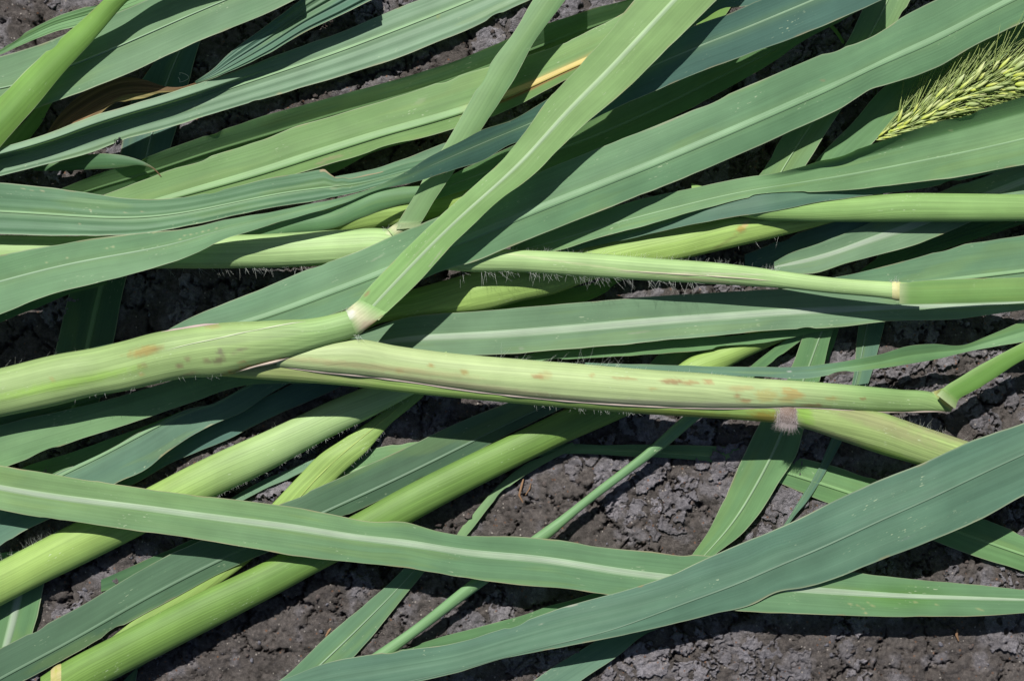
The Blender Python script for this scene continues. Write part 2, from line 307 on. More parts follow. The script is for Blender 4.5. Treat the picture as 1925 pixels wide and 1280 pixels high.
S('R5', [(1552,46,1562,44),(1568,62,1576,60),(1584,84,1588,80)], label='tiny dry yellow leaf sliver in dark gap beside the steep leaf', pal='yg')
S('R3', [(820,345,375),(900,305,350),(1000,258,335),(1090,225,312),(1150,200,285),(1279,150,217),(1332,125,186),(1390,100,155),(1460,72,114),(1500,52,85),(1580,10,40),(1640,-20,5)], label='dark green leaf in the shade just under the blue green twisted leaf', pal='gr', bank=-.35, rib='under', mid=.5, ribh=.5, ribw=6)
S('W', [(930,570,608),(1000,560,590),(1060,545,578),(1111,533,563),(1172,505,530),(1260,470,495)], label='yellow green leaf strip in the shade under the hairy stem', pal='yg')
S('V', [(560,590,660),(640,585,645),(720,555,606),(777,543,600),(825,530,592),(918,505,583),(980,493,566),(1040,480,553),(1093,466,534),(1160,450,512),(1279,425,488),(1358,405,470),(1460,385,446),(1563,372,419),(1660,352,392)], kind='tube', key='V', part='sheath', pal='sy', hfac=.55,
  spots=[(1395,428,16,5,-38,(190,140,60),.9),(1402,420,10,5,-60,(220,200,140),.8),(1370,452,40,3,-30,(120,100,70),.5)])
thing('V', 'grass_shoot', 'yellow green stem with torn brown ligule running under the hairy stem', 'grass shoot', 'grass shoots in the heap')
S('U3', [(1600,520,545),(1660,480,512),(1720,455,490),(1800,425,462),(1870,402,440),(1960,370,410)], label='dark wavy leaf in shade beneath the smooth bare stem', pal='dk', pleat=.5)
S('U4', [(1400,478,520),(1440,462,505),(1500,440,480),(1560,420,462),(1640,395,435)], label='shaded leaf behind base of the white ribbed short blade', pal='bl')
S('U2', [(1545,527,540),(1600,516,548),(1664,500,552),(1730,482,552),(1797,462,548),(1860,452,542),(1925,442,535),(1990,432,528)], label='blue green leaf beside the pale ringed blade base', pal='gl', rib='under', mid=.72, ribw=9, ribh=.6)
S('U1', [(1455,492,1456,511),(1480,478,514),(1523,464,515),(1595,437,494),(1632,420,484),(1717,383,461),(1773,360,440),(1813,342,422),(1925,300,378),(2000,268,345)], key='S1', part='leaf_blade', pal='l2', rib='upper', mid=.52, ribw=17, ribh=.5, fold=.10)
S('SPK', [(1640,258,270),(1680,228,262),(1717,200,252),(1813,140,215),(1925,92,190),(2000,60,165)], kind='proxy', key='SPK', hfac=.55)
thing('SPK', 'seed_head', 'bristly yellow green grass seed head with long awns', 'seed head')
S('P', [(1300,345,385),(1360,360,400),(1425,371,412),(1500,374,416),(1560,372,417),(1611,370,417),(1691,364,417),(1800,364,417),(1925,366,416),(2000,368,416)], kind='tube', key='P', part='culm', pal='pp', hfac=.62)
thing('P', 'grass_shoot', 'smooth light green bare stem running level below the folded leaf', 'grass shoot', 'grass shoots in the heap')
S('O', [(1000,475,495),(1060,455,477),(1200,415,446),(1305,390,421),(1380,372,408),(1460,355,396),(1540,343,381),(1611,333,370),(1744,315,352),(1874,296,324),(1960,280,305)], label='leaf whose lower edge shows as a blue strip on the smooth stem', pal='ub', bank=.1)
S('N', [(960,450,490),(1000,438,484),(1050,420,471),(1130,396,446),(1226,370,421),(1332,348,391),(1412,332,372),(1460,325,366),(1510,312,362),(1560,296,359),(1611,280,355),(1744,236,340),(1850,204,325),(1925,180,311),(2000,155,298)],
  label='broad leaf with one margin folded over, in front of the seed head', pal='ng', rib='upper', ribk=0.1, mid=.62, ribw=5, ribh=.3, curl=('A', .26, .0042, -1400), bank=.02)
S('Y', [(960,675,690),(1020,660,680),(1119,648,672),(1226,641,665),(1335,631,657),(1460,618,641),(1553,606,622),(1640,596,608)], label='leaf edge showing as a lit strip beneath the white ribbed level leaf', pal='gr')
S('X', [(640,645,675),(690,622,668),(772,596,667),(870,587,668),(960,580,664),(1066,570,657),(1160,563,648),(1252,556,640),(1358,550,631),(1460,544,621),(1584,540,615),(1669,543,604),(1797,546,599),(1863,548,591),(1925,550,582),(2000,550,572)], label='level leaf with broad white midrib lying along the spotted stem', pal='l2', rib='upper', mid=.56, ribw=17, ribh=.5, fold=.05, bank=.02)
# --- the stem that runs across the middle, with its sheath, blades and collars
thing('S1', 'grass_shoot', 'hairy light green stem running level across the heap with three blades', 'grass shoot', 'grass shoots in the heap')
S('S1', [(-240,440,515),(-60,441,512),(0,442,512),(150,444,510),(300,443,505),(400,442,505),(480,441,504),(560,437,502),(645,432,497),(730,431,492),(760,438,496),(820,454,505),(880,465,511),(960,469,511),(1093,475,520),(1226,485,528),(1358,495,535),(1425,503,539),(1460,508,541),(1558,521,551),(1664,529,561),(1686,530,564),(1725,532,568)], kind='tube', key='S1', part='sheath', pal='st', hfac=.66,
  spots=[(1060,492,230,2.2,8,(214,226,168),.8),(1300,514,160,2.0,1,(222,222,190),.85),(1330,528,70,3,6,(180,150,128),.6),(736,434,9,9,0,(235,232,196),.9)])
S('S1b', [(740,432,786,428),(760,398,803,400),(783,360,827,360),(796,336,849,328),(828,287,878,285),(878,202,921,220),(932,106,980,125),(960,70,1000,88),(1003,0,1064,0),(1040,-60,1110,-70)], key='S1', part='leaf_blade', pal='pg', arch=-.12, bank=.0)
S('S1d', [(1691,529,570),(1720,528,571),(1800,525,570),(1925,521,567),(2000,519,565)], key='S1', part='leaf_blade', pal='s1', arch=-.14, bank=.05)
S('BB', [(-40,575,625),(0,560,607),(80,545,575),(133,535,552),(200,520,535)], label='dark leaf edge showing under the pale twisted leaf beside hollow', pal='dk')
S('R7', [(1230,50,105),(1350,-30,24),(1450,-120,5),(1600,-210,-50),(1760,-280,-120)], label='dark teal leaf behind the big diagonal blade, widened out of view to block light', pal='bl', base=.028)  # unseen part widened to shade the gap beside the twisted leaf
S('L17', [(-240,545,668),(-70,496,612),(0,479,591),(53,470,570),(106,461,551),(173,449,535),(252,441,515),(319,434,495),(372,425,474),(425,412,448),(465,405,436),(500,400,425),(573,385,404),(650,370,382),(706,352,360),(735,338,352),(772,318,344),(799,300,337),(860,268,316),(905,244,303),(960,226,272),(1032,184,262),(1146,118,210),(1226,85,175),(1295,53,145),(1385,21,110),(1430,0,93),(1558,-58,45),(1660,-105,0)],
  label='long twisted leaf, pale on one half and dark blue green on the other', pal='mg', pal2=('bl', 700, 820), rib='upper', ribk=0.30, mid=.45, ribw=5, ribh=.3, fold=.05, bank=[.05]*14+[-.15,-.3,-.45,-.5,-.5,-.5,-.35,-.25]+[-.15]*7)
S('M', [(300,628,665),(340,606,660),(480,547,640),(586,503,606),(666,474,575),(746,440,546),(823,409,512),(905,372,487),(960,346,463),(1061,304,424),(1226,239,359),(1358,183,304),(1425,155,275),(1505,120,239),(1560,98,214),(1584,90,202),(1611,83,184),(1638,70,167),(1664,54,160),(1691,35,152),(1762,0,126),(1837,-38,83),(1925,-85,41),(2000,-125,5)],
  label='longest leaf with sharp raised midrib, sweeping from spotted sheath past the seed head', pal='gl', pal2=('mg', 300, 900), rib='under', mid=.57, ribw=16, ribh=.42, ribk=.35, fold=-.05, bank=.03)
S('ZZ', [(1100,680,690),(1167,684,692),(1300,687,703),(1425,690,709),(1518,688,711),(1584,680,701),(1653,667,693),(1704,652,686),(1757,647,677),(1810,648,664),(1850,633,656),(1925,603,643),(1990,585,625)], label='wavy twisted leaf over soil beside the far collar of the spotted stem', pal='ub', pal2=('gr', 1500, 1640), bank=[.4,.4,.35,.3,.3,.1,-.2,-.3,-.3,-.1,.1,.2,.2], fold=.2, base=.011)
# --- lower left layers
S('BG', [(130,925,965),(200,890,928),(252,868,909),(332,828,866),(425,785,827),(500,745,789),(600,700,745),(690,672,702)], label='shaded leaf under the wavy leaf, edge above the fuzzy stem', pal='bl', bank=.05)
S('BF', [(-10,905,925),(40,880,905),(133,850,893),(200,826,858),(276,800,812),(340,772,780)], label='blue green leaf strip under the sheath, ending at a point', pal='ng')
S('BE', [(-60,975,1060),(0,950,1026),(48,925,996),(106,890,968),(160,866,942),(218,838,908),(274,805,882),(313,787,850),(355,768,822),(398,760,800),(457,728,775),(500,705,746),(538,690,724),(600,670,695)], label='wavy leaf with light edge below the spotted sheath', pal='ub', rib='under', mid=.06, ribw=7, ribh=.4, bank=.08)
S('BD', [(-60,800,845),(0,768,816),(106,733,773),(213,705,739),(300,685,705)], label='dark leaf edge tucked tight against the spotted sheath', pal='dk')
S('BC', [(-60,820,905),(0,800,882),(133,768,832),(266,733,789),(372,700,752),(452,680,727),(500,672,722),(580,660,722),(650,665,720)], label='broad half shaded leaf parallel to the spotted sheath', pal='ng', bank=.05)
S('BI', [(770,718,815,726),(745,750,785,755),(698,789,735,796),(650,822,712,822),(607,850,690,848),(560,896,637,896),(515,943,598,940),(455,1000,525,1005),(400,1050,458,1064),(270,1150,312,1160),(200,1205,235,1212)], kind='tube', key='BI', part='sheath', pal='sy', hfac=.32)
thing('BI', 'grass_shoot', 'flat yellow green sheath with centre crease between two thick stems', 'grass shoot', 'grass shoots in the heap')
S('BH', [(-60,1084,1172),(0,1054,1139),(93,1006,1091),(141,982,1068),(274,918,1001),(345,881,964),(398,855,937),(500,810,888),(573,776,848),(613,757,826),(692,725,787),(772,690,744),(840,660,706)], kind='tube', key='BH', part='culm', pal='sy', pal2=('st', 250, 600), hfac=.60)
thing('BH', 'grass_shoot', 'thick fuzzy yellow green stem passing under the long white ribbed leaf', 'grass shoot', 'grass shoots in the heap')
S('BJ', [(-70,1255,1345),(0,1218,1303),(66,1184,1268),(133,1150,1232),(239,1086,1172),(353,1026,1110),(450,985,1060),(530,947,1025),(653,892,968),(746,850,925),(865,793,865),(945,760,822),(1050,715,770),(1130,682,730)], label='long folded leaf with pale edge beside the bright smooth stem', pal='bj', rib='under', mid=.66, ribw=7, ribh=.4, ribcol=(96, 128, 98), fold=-.10, bank=-.05)
S('BK', [(76,1272,1362),(100,1256,1342),(133,1237,1319),(200,1202,1284),(266,1168,1250),(345,1128,1209),(500,1054,1128),(620,990,1063),(660,970,1043),(746,922,997),(878,856,925),(980,808,873),(1053,773,837),(1133,735,802),(1210,700,768)], kind='tube', key='BK', part='culm', pal='sg', hfac=.64, base=.003)
thing('BK', 'grass_shoot', 'bright green smooth stem with a jointed end, its shadow on soil', 'grass shoot', 'grass shoots in the heap')
# --- the foreground stem
thing('S2', 'grass_shoot', 'thick stem with brown spotted sheaths, pale collars and hairy node', 'grass shoot', 'grass shoots in the heap')
S('S2k', [(400,672,706),(480,660,712),(560,662,718),(639,672,724),(772,690,739),(860,700,748),(980,706,759),(1093,712,769),(1226,722,779),(1358,732,787),(1425,734,792),(1460,736,795),(1480,738,798),(1500,742,802),(1584,757,829),(1664,777,856),(1725,798,873),(1800,823,893),(1900,856,926),(1990,884,955)], kind='tube', key='S2', part='culm', pal='sy', pal2=('sp', 1480, 1520), hfac=.72, base=.006,
  spots=[(1440,785,30,14,4,(168,120,20),.85),(1300,780,150,9,4,(140,140,40),.7),(1514,775,12,26,-20,(150,205,70),.9),(1640,790,140,16,22,(168,150,120),.6),(1760,808,80,13,20,(170,150,125),.6),(1600,830,110,7,18,(110,90,80),.6),(1690,862,80,10,20,(128,180,40),.8),(560,690,200,30,2,(196,190,138),.6)])
S('S2s', [(520,648,690),(600,642,700),(671,637,707),(746,650,716),(852,664,731),(980,675,747),(1093,684,757),(1226,695,765),(1332,702,769),(1425,711,768),(1505,716,767),(1584,722,771),(1640,727,774),(1691,732,775),(1754,738,774),(1786,752,774)], kind='tube', key='S2', part='sheath', pal='s2', pal2=('sm', 1440, 1660), hfac=.68, inside=('S2k',),
  spots=[(809,687,6,4,0,(186,150,76),.9),(752,697,9,4,0,(190,160,90),.6),(873,699,9,5,0,(180,140,70),.9),(1010,708,12,5,0,(168,110,60),.9),(1025,705,14,8,0,(190,160,90),.5),(1113,706,5,4,0,(190,140,70),.7),(1175,711,24,3,2,(180,140,80),.8),(1265,717,22,6,0,(150,88,50),.95),(1300,719,18,4,2,(170,110,60),.8),(1332,718,10,5,0,(180,120,80),.8),(1228,731,12,3,0,(190,150,80),.6),(1385,744,6,5,0,(180,110,70),.8),(1400,753,12,4,0,(186,120,80),.8),(1395,730,30,5,0,(196,160,100),.6),(1440,744,22,12,0,(200,170,80),.6),(1490,740,22,10,20,(204,150,70),.75),(1478,752,16,7,0,(196,160,80),.6),(1565,749,16,4,0,(180,150,80),.7),(1623,749,6,3,0,(150,90,60),.9),(1530,762,26,3,2,(150,90,60),.8),
         (700,690,190,7,6,(190,166,120),.65),(900,728,250,7,7,(170,140,120),.6),(1250,758,220,6,2,(196,186,170),.6)])
S('S2sb', [(1760,741,1796,769),(1774,728,1802,752),(1800,711,1826,738),(1824,696,1850,726),(1877,667,1911,687),(1925,643,1945,668),(1990,605,2010,640)], key='S2', part='leaf_blade', pal='yg', arch=-.25, fold=.1)
S('S2', [(-240,742,840),(-70,707,800),(0,692,784),(106,666,762),(186,652,742),(228,642,736),(292,625,722),(345,616,711),(425,606,706),(480,604,690),(540,601,675),(581,599,661),(620,592,648),(650,584,640),(672,580,632)], kind='tube', key='S2', part='sheath', pal='s3', pal2=('sm', 440, 640), hfac=.60, inside=('S2k', 'S2s'),
  spots=[(272,660,28,8,-12,(184,150,72),.8),(272,660,34,9,-12,(160,130,70),.5),(296,657,12,5,-12,(150,120,70),.6),(268,688,11,6,-5,(150,130,90),.75),(265,704,6,4,0,(190,160,100),.6),(338,688,9,4,-20,(130,100,80),.85),(352,675,7,4,0,(140,120,90),.7),(390,679,8,4,0,(130,100,85),.8),(412,677,16,6,-18,(110,86,76),.9),(415,662,9,6,0,(120,100,96),.85),(450,659,13,4,-20,(130,108,100),.8),(455,681,10,3,-8,(150,116,76),.8),(358,703,16,3,-12,(150,120,90),.6),(98,713,4,3,0,(190,150,90),.8),(404,614,16,5,0,(170,140,90),.6),
         (120,722,150,9,-12,(150,205,60),.7),(480,690,55,6,-14,(190,130,40),.95)])
S('D1', [(664,578,712,602),(682,554,735,580),(746,485,800,515),(785,446,842,469),(825,408,885,427),(902,340,945,373),(945,299,1000,331),(984,252,1047,284),(1032,186,1108,226),(1087,127,1172,173),(1141,61,1240,107),(1194,0,1300,48),(1240,-55,1355,-6),(1290,-115,1410,-65)], key='S2', part='leaf_blade', pal='dg', pal2=('yp', 750, 1050), rib='upper', ribk=0.6, mid=.5, ribw=12, ribh=.5, fold=-.03, bank=.03, base=.027)
# --- the broad bottom leaves
S('L1b', [(700,1238,1250),(762,1218,1236),(825,1198,1222),(900,1179,1205),(980,1156,1190),(1032,1138,1178),(1074,1128,1168),(1146,1105,1150),(1230,1080,1125)], label='strip of leaf along upper edge of the broad leaf with the painted midrib shade', pal='gr')
S('L5', [(-70,862,945),(0,876,957),(88,889,974),(133,896,980),(266,917,998),(400,934,1018),(500,946,1034),(546,951,1042),(613,964,1051),(692,980,1059),(762,982,1067),(825,997,1078),(878,1005,1087),(980,1009,1099),(1053,1016,1105),(1133,1028,1117),(1226,1036,1130),(1340,1045,1143),(1425,1053,1150),(1611,1075,1157),(1691,1085,1159),(1800,1095,1158),(1925,1107,1152),(2000,1114,1147)],
  label='long broad leaf with bright white midrib lying across the thick stems', pal='pg', pal2=('mg', 300, 900), rib='upper', mid=[.5,.5,.5,.5,.45,.45,.44,.43,.43,.43,.43,.42,.42,.42,.44,.47,.49,.5,.5,.48,.47,.44,.44,.44], ribw=16, ribh=.4, ribk=.8, fold=.03, bank=.03, base=.013, edgecol=(206, 196, 158))
S('L1', [(420,1300,1350),(520,1279,1325),(613,1246,1310),(746,1223,1288),(865,1206,1261),(960,1176,1235),(1074,1137,1211),(1146,1118,1197),(1252,1083,1175),(1340,1044,1153),(1412,1013,1137),(1460,993,1113),(1513,969,1105),(1558,946,1092),(1651,904,1054),(1744,866,1018),(1821,830,986),(1925,795,930),(2010,762,885)],
  label='big blue green leaf with midrib shade painted as a dark line crossing over the long white ribbed leaf', pal='ub', rib='under', mid=[.95,.95,.95,.95,.95,.93,.90,.86,.68,.64,.60,.58,.55,.53,.5,.48,.46,.43,.43], ribw=5, ribh=.28, ribcol=(92, 124, 98), fold=-.07, bank=.0, base=.016, pleat=.06)

SCUFF = {
    'L17': [(x, y, 3.2, 1.6, -14, (214, 222, 168), .9) for x, y in ((338, 450), (347, 443), (358, 441), (369, 439), (381, 436), (392, 433), (407, 429), (88, 493), (126, 485), (200, 467), (212, 464), (290, 438))],
    'T14': [(x, y, 3.4, 1.6, 4, (216, 216, 170), .9) for x, y in ((44, 355), (60, 358), (80, 359), (170, 395), (236, 400), (268, 398), (150, 421))] + [(628, 352, 8, 5, -20, (176, 190, 150), .6)],
    'D1': [(820 + q * 3, 484 - q * 4, 2.5, 1.5, -50, (214, 226, 190), .8) for q in range(-4, 5)] + [(790, 470, 70, 1.3, -48, (190, 210, 160), .6), (690, 552, 8, 3, -50, (190, 140, 110), .8), (742, 482, 7, 2.5, -50, (196, 150, 120), .8)],
    'M': [(708, 486, 16, 1.6, -30, (186, 206, 170), .7), (1168, 150, 4, 2, 0, (180, 150, 120), .7), (1546, 152, 5, 3, 0, (170, 160, 120), .6), (1250, 232, 40, 1.4, -22, (206, 190, 160), .7), (1130, 276, 30, 1.3, -22, (206, 190, 160), .7)],
    'L5': [(x, y, 4, 2.0, 20, (196, 204, 140), .8) for x, y in ((1598, 1135), (1612, 1137), (1622, 1143), (1632, 1132), (1640, 1138), (1720, 1131), (1845, 1146), (1838, 1143), (1760, 1136))] + [(1627, 1152, 4, 2.4, 0, (216, 210, 150), .9), (222, 946, 6, 3, 0, (190, 150, 90), .6)],
    'BE': [(313, 851, 18, 3, -35, (206, 196, 140), .95), (392, 802, 9, 2.5, -30, (210, 204, 160), .9)],
    'L1': [(1205, 1101, 6, 2, -20, (190, 150, 90), .8), (1074, 1138, 12, 2, -12, (220, 220, 200), .8), (1018, 1172, 6, 1.6, -25, (206, 216, 190), .7), (1706, 1011, 16, 2.2, -24, (130, 160, 146), .6)],
    'T13': [(625, 297, 26, 3, -14, (196, 186, 140), .7), (602, 307, 10, 2, -14, (190, 180, 140), .7), (790, 190, 14, 5, -30, (190, 206, 160), .4)],
    'T6': [(823, 30, 3, 9, -12, (186, 204, 120), .8), (300, 213, 20, 1.5, -20, (190, 206, 150), .5), (526, 176, 6, 3, -10, (214, 204, 150), .8)],
    'X': [(1200, 625, 18, 2.2, -6, (190, 200, 170), .6), (980, 655, 5, 3, 0, (190, 206, 180), .6)], 'ZZ': [(1484, 698, 4, 2, 0, (240, 244, 240), .95)],
    'N': [(x, y, 4, 1.4, -12, (206, 214, 160), .7) for x, y in ((1745, 238), (1788, 246), (1700, 262), (1600, 282))]}
for d in STR:
    if d['id'] in SCUFF: d['spots'] = list(d['spots']) + SCUFF[d['id']]
# ------------------------------------------------------------------ settle the strands one upon another
def hermite(ed, n_step):
    P = ed; c = 0.5 * (P[:, :2] + P[:, 2:]); d = np.maximum(np.hypot(*np.diff(c, axis=0).T), 1e-3)
    x = np.concatenate([[0], np.cumsum(d)])
    n = max(6, int(x[-1] / n_step)); s = np.linspace(0, x[-1], n)
    def interp(Y):
        sl = np.diff(Y, axis=0) / d[:, None]
        m = np.zeros_like(Y); m[0] = sl[0]; m[-1] = sl[-1]
        if len(Y) > 2: m[1:-1] = (sl[:-1] * d[1:, None] + sl[1:] * d[:-1, None]) / (d[1:] + d[:-1])[:, None]
        k = np.clip(np.searchsorted(x, s, 'right') - 1, 0, len(d) - 1); h = d[k]; t = (s - x[k]) / h
        t = t[:, None]; h = h[:, None]
        return ((2*t**3-3*t**2+1) * Y[k] + (t**3-2*t**2+t) * h * m[k] + (-2*t**3+3*t**2) * Y[k+1] + (t**3-t**2) * h * m[k+1])
    def lerp(v):
        v = np.asarray(v, float)
        return np.full(n, float(v)) if v.ndim == 0 else np.interp(s, x, v)
    return s, interp(P), lerp
PXM = GROUND_W / PW
PAD, CELL = 260, 2.0
HW_, HH_ = int((PW + 2 * PAD) / CELL) + 1, int((PH + 2 * PAD) / CELL) + 1
HMAP = np.zeros((HW_, HH_)); LAYER = {}
def cells(u, v):
    return np.clip(((u + PAD) / CELL).astype(int), 0, HW_ - 1), np.clip(((v + PAD) / CELL).astype(int), 0, HH_ - 1)
def prep(d):
    s, E, lerp = hermite(d['ed'], 4.0)
    A, B = E[:, :2], E[:, 2:]; C = .5 * (A + B); T = np.gradient(C, axis=0); T /= np.maximum(np.hypot(T[:, 0], T[:, 1]), 1e-6)[:, None]
    D = B - A
    hw = 0.5 * np.abs(D[:, 0] * T[:, 1] - D[:, 1] * T[:, 0]) * PXM
    hw = np.convolve(np.pad(hw, 4, 'edge'), np.ones(9) / 9, 'valid')
    d.update(s=s * PXM, A=A, B=B, C=C, T=T, hw=np.maximum(hw, 0.0003), midv=lerp(d['mid']), bankv=lerp(d['bank']))
    d['seed'] = abs(hash(d['id'])) % 1000 if False else sum(ord(ch) * (i + 3) for i, ch in enumerate(d['id'])) % 997
def blade_profile(d, t):                  # t: (m,) or (n,m); -1 on edge A, +1 on edge B
    hw = d['hw'][:, None]; tm = (2 * d['midv'] - 1)[:, None]
    p = d['fold'] * hw * np.abs(t - tm) + d['bankv'][:, None] * hw * t + d['arch'] * hw * (t * t)
    if d['pleat']:
        k = 7.0
        p = p + d['pleat'] * 0.00045 * (np.cos(t * k * 2.2 + 1.1 + 0.6 * np.sin(d['s'][:, None] * 25)) + 1.3 * (vnoise(t * 9 + 40, d['s'][:, None] * 5 + 0 * t, 55) - .5) * 2) * np.clip(hw / .008, .2, 1)
    if d['curl']:
        side, f, h = d['curl'][:3]
        q = (t if side == 'B' else -t); q = np.clip((q - (1 - 2 * f)) / (2 * f), 0, 1)
        if len(d['curl']) > 3:
            x = d['C'][:, 0]; lim = d['curl'][3]
            k = np.clip((lim - x) / 260, 0, 1) if lim > 0 else np.clip((x + lim) / 200, 0, 1)
            h = h * (k * k * (3 - 2 * k))[:, None]
        if side == 'S': q = np.clip(q / .22, 0, 1); q = q * q * (3 - 2 * q) * (1 - .12 * np.clip((-t - .6) / .4, 0, 1)); p = p + h * q
        else: p = p + h * q ** 1.4
    n1 = vnoise(d['s'][:, None] * 28 + d['seed'], t * .6 + 3, d['seed']) - .5
    n2 = vnoise(d['s'][:, None] * 75 + d['seed'], t * 1.3 + 7, d['seed'] + 1) - .5
    return p + hw * (0.09 * n1 + 0.03 * n2) * (0.3 + np.abs(t))
def settle(d):
    global HMAP
    prep(d)
    n = len(d['s']); m = 41; t = np.linspace(-1, 1, m)
    U = d['C'][:, None, 0] + (d['B'] - d['A'])[:, None, 0] * .5 * t; V = d['C'][:, None, 1] + (d['B'] - d['A'])[:, None, 1] * .5 * t
    iu, iv = cells(U, V); Hs = HMAP[iu, iv].copy()
    ti = np.abs(t) < 0.985
    if d['kind'] == 'blade':
        p = blade_profile(d, t[None, :] + 0 * U); req = (Hs - p)[:, ti].max(1) + d['gap']; top = p
        d['hh'] = None
    else:
        hh = d['hw'] * d['hfac']; end = np.minimum(np.arange(n), np.arange(n)[::-1]) * 4.0
        d['hh'] = hh; r = np.sqrt(1 - t * t)[None, :] * hh[:, None]
        for q in d['inside']:
            pass
        base = Hs
        if d['inside']:
            base = HOUT[d['inside'][0]][iu, iv]
        req = (base - (hh[:, None] - r))[:, ti].max(1) + d['gap']
        top = hh[:, None] + r
        for q in d['inside']:
            L = LAYER[q][iu, iv]; rq = np.where(L > 0, L - top + 0.0006, -1)[:, np.abs(t) < .93].max(1); req = np.maximum(req, rq)
    bs = BASE.get(d['id'], d['base'])
    if isinstance(bs, list): bs = np.interp(d['C'][:, 0], [b[0] for b in bs], [b[1] for b in bs])
    req = np.maximum(req, np.maximum(bs, 0.0006))
    # smooth upper envelope: a springy strand that rests on what lies below it
    z = req.copy()
    ker = np.array([.25, .5, .25])
    st = max(1, n // 220); 
    zc = np.maximum.reduceat(np.pad(req, (0, (-n) % st), 'edge'), np.arange(0, n + (-n) % st, st)); rc = zc.copy()
    for k in range(d['stiff']):
        zc = np.maximum(np.convolve(np.pad(zc, 1, 'edge'), ker, 'valid'), rc)
    for k in range(14): zc = np.convolve(np.pad(zc, 1, 'edge'), ker, 'valid')
    zz = np.interp(np.arange(n), np.arange(len(zc)) * st + (st - 1) / 2, zc)
    d['z'] = zz
    Zt = zz[:, None] + top
    # raster the upper surface
    Lm = np.zeros_like(HMAP) if d['id'] in ('S2k', 'S2s') else None
    if d['id'] in ('S2k',): HOUT[d['id']] = HMAP.copy()
    for q in range(3):
        f = q / 3.0
        Un = U[:-1] * (1 - f) + U[1:] * f; Vn = V[:-1] * (1 - f) + V[1:] * f; Zn = Zt[:-1] * (1 - f) + Zt[1:] * f
        mm = max(2, int(np.hypot(*(d['B'] - d['A']).T).max() / (m * CELL)) + 1)
        for g in range(mm):
            e = g / mm
            a, b = cells(Un[:, :-1] * (1 - e) + Un[:, 1:] * e, Vn[:, :-1] * (1 - e) + Vn[:, 1:] * e)
            zv = Zn[:, :-1] * (1 - e) + Zn[:, 1:] * e
            np.maximum.at(HMAP, (a.ravel(), b.ravel()), zv.ravel())
            if Lm is not None: np.maximum.at(Lm, (a.ravel(), b.ravel()), zv.ravel())
    if Lm is not None: LAYER[d['id']] = Lm
HOUT = {}
BASE = {  # how high the heap carries each strand (metres above the soil), where what lies beneath is not seen
    'T2': .020, 'T7': .012, 'T1': [(0, .026), (150, .028), (300, .036), (440, .042)], 'T6': [(0, .017), (400, .008), (650, .003)], 'T13': .014, 'T15': .008, 'T16': .010, 'T4': .010,
    'T14': [(0, .026), (500, .026), (900, .020)], 'AA': .010, 'S1': [(0, .012), (600, .014), (900, .018), (1400, .018), (1690, .022)], 'S1b': .026, 'S1d': .026,
    'L17': [(0, .026), (300, .030), (600, .034), (1000, .030), (1300, .026), (1660, .025)], 'M': [(300, .020), (700, .026), (1400, .025), (1700, .017), (1900, .015)], 'SPK': .006,
    'N': [(1000, .016), (1400, .018), (2000, .020)], 'O': .012, 'P': .010, 'R1': .013, 'R2': .006, 'R3': .008, 'X': .012, 'Y': .008, 'U2': .010, 'U1': .008,
    'S2k': [(400, .022), (1300, .022), (1500, .018), (1720, .011), (1990, .006)], 'S2': [(0, .014), (300, .016), (650, .024)], 'ZZ': .014, 'BC': .012, 'BE': .007, 'BB': .016, 'BD': .010,
    'S2sb': .015, 'L5': [(0, .017), (900, .015), (1900, .011)], 'L1': [(500, .010), (1100, .013), (1900, .017)], 'D1': [(660, .0), (700, .030), (800, .036), (900, .038)], 'BK': .003, 'BU': .006, 'V': .006, 'BV': .003}
for d in STR: settle(d)
BY = {d['id']: d for d in STR}

# ------------------------------------------------------------------ build things and parts
ROOT = {}
for d in STR:
    k = d['key']
    if d['part'] == 'blade' and not d['rib']: continue
    if k not in ROOT:
        T = THINGS[k]; i = len(d['s']) // 2
        p = world(d['C'][i, 0], d['C'][i, 1], d['z'][i])
        ROOT[k] = empty(T['name'], tuple(float(q) for q in p), T['label'], T['cat'], T['group'])
def paint_spots(col, U, V, spots, seed):
    for i, (x, y, rx, ry, ang, c, st) in enumerate(spots):
        if st <= 0: continue
        a = math.radians(ang); du = U - x; dv = V - y
        e = (du * math.cos(a) + dv * math.sin(a)) / rx; f = (-du * math.sin(a) + dv * math.cos(a)) / ry
        r = np.sqrt(e * e + f * f) + (0.7 if max(rx, ry) > 60 else 1.3) * (fbm(U / 9 + i, V / 3 + i, seed + i, 3) - .5)
        sm = max(rx, ry) < 40; k = ((.72 if sm else .75) * st * np.clip((1.25 - r) / (.65 if sm else .75), 0, 1))[..., None]; c = np.array(c) * .85 + np.array((130, 126, 110)) * .15
        col = col * (1 - k) + alb(c) * k
    return col
GREEN = np.array((.985, 1.035, .965))
def base_colour(d, t, U, V):
    a, b = [alb(c) for c in PAL[d['pal']]]
    n = fbm(d['s'][:, None] * 9 + d['seed'] + 0 * t, t * .8 + 5, d['seed'], 3)
    n = np.clip((n - .3) / .4, 0, 1)[..., None]
    col = a * n + b * (1 - n)
    if d['kind'] == 'blade': a, b = a * GREEN, b * GREEN; col = col * GREEN
    if 'pal2' in d:
        q, x0, x1 = d['pal2']; a2, b2 = [alb(c) for c in PAL[q]]
        k = np.clip((d['C'][:, 0] - x0) / (x1 - x0), 0, 1); k = (k * k * (3 - 2 * k))[:, None, None]
        col = col * (1 - k) + (a2 * n + b2 * (1 - n)) * (GREEN if d['kind'] == 'blade' else 1) * k
    return col
TB = np.array([-1, -.98, -.955, -.9, -.8, -.68, -.55, -.42, -.3, -.18, -.06, .06, .18, .3, .42, .55, .68, .8, .9, .955, .98, 1.0])
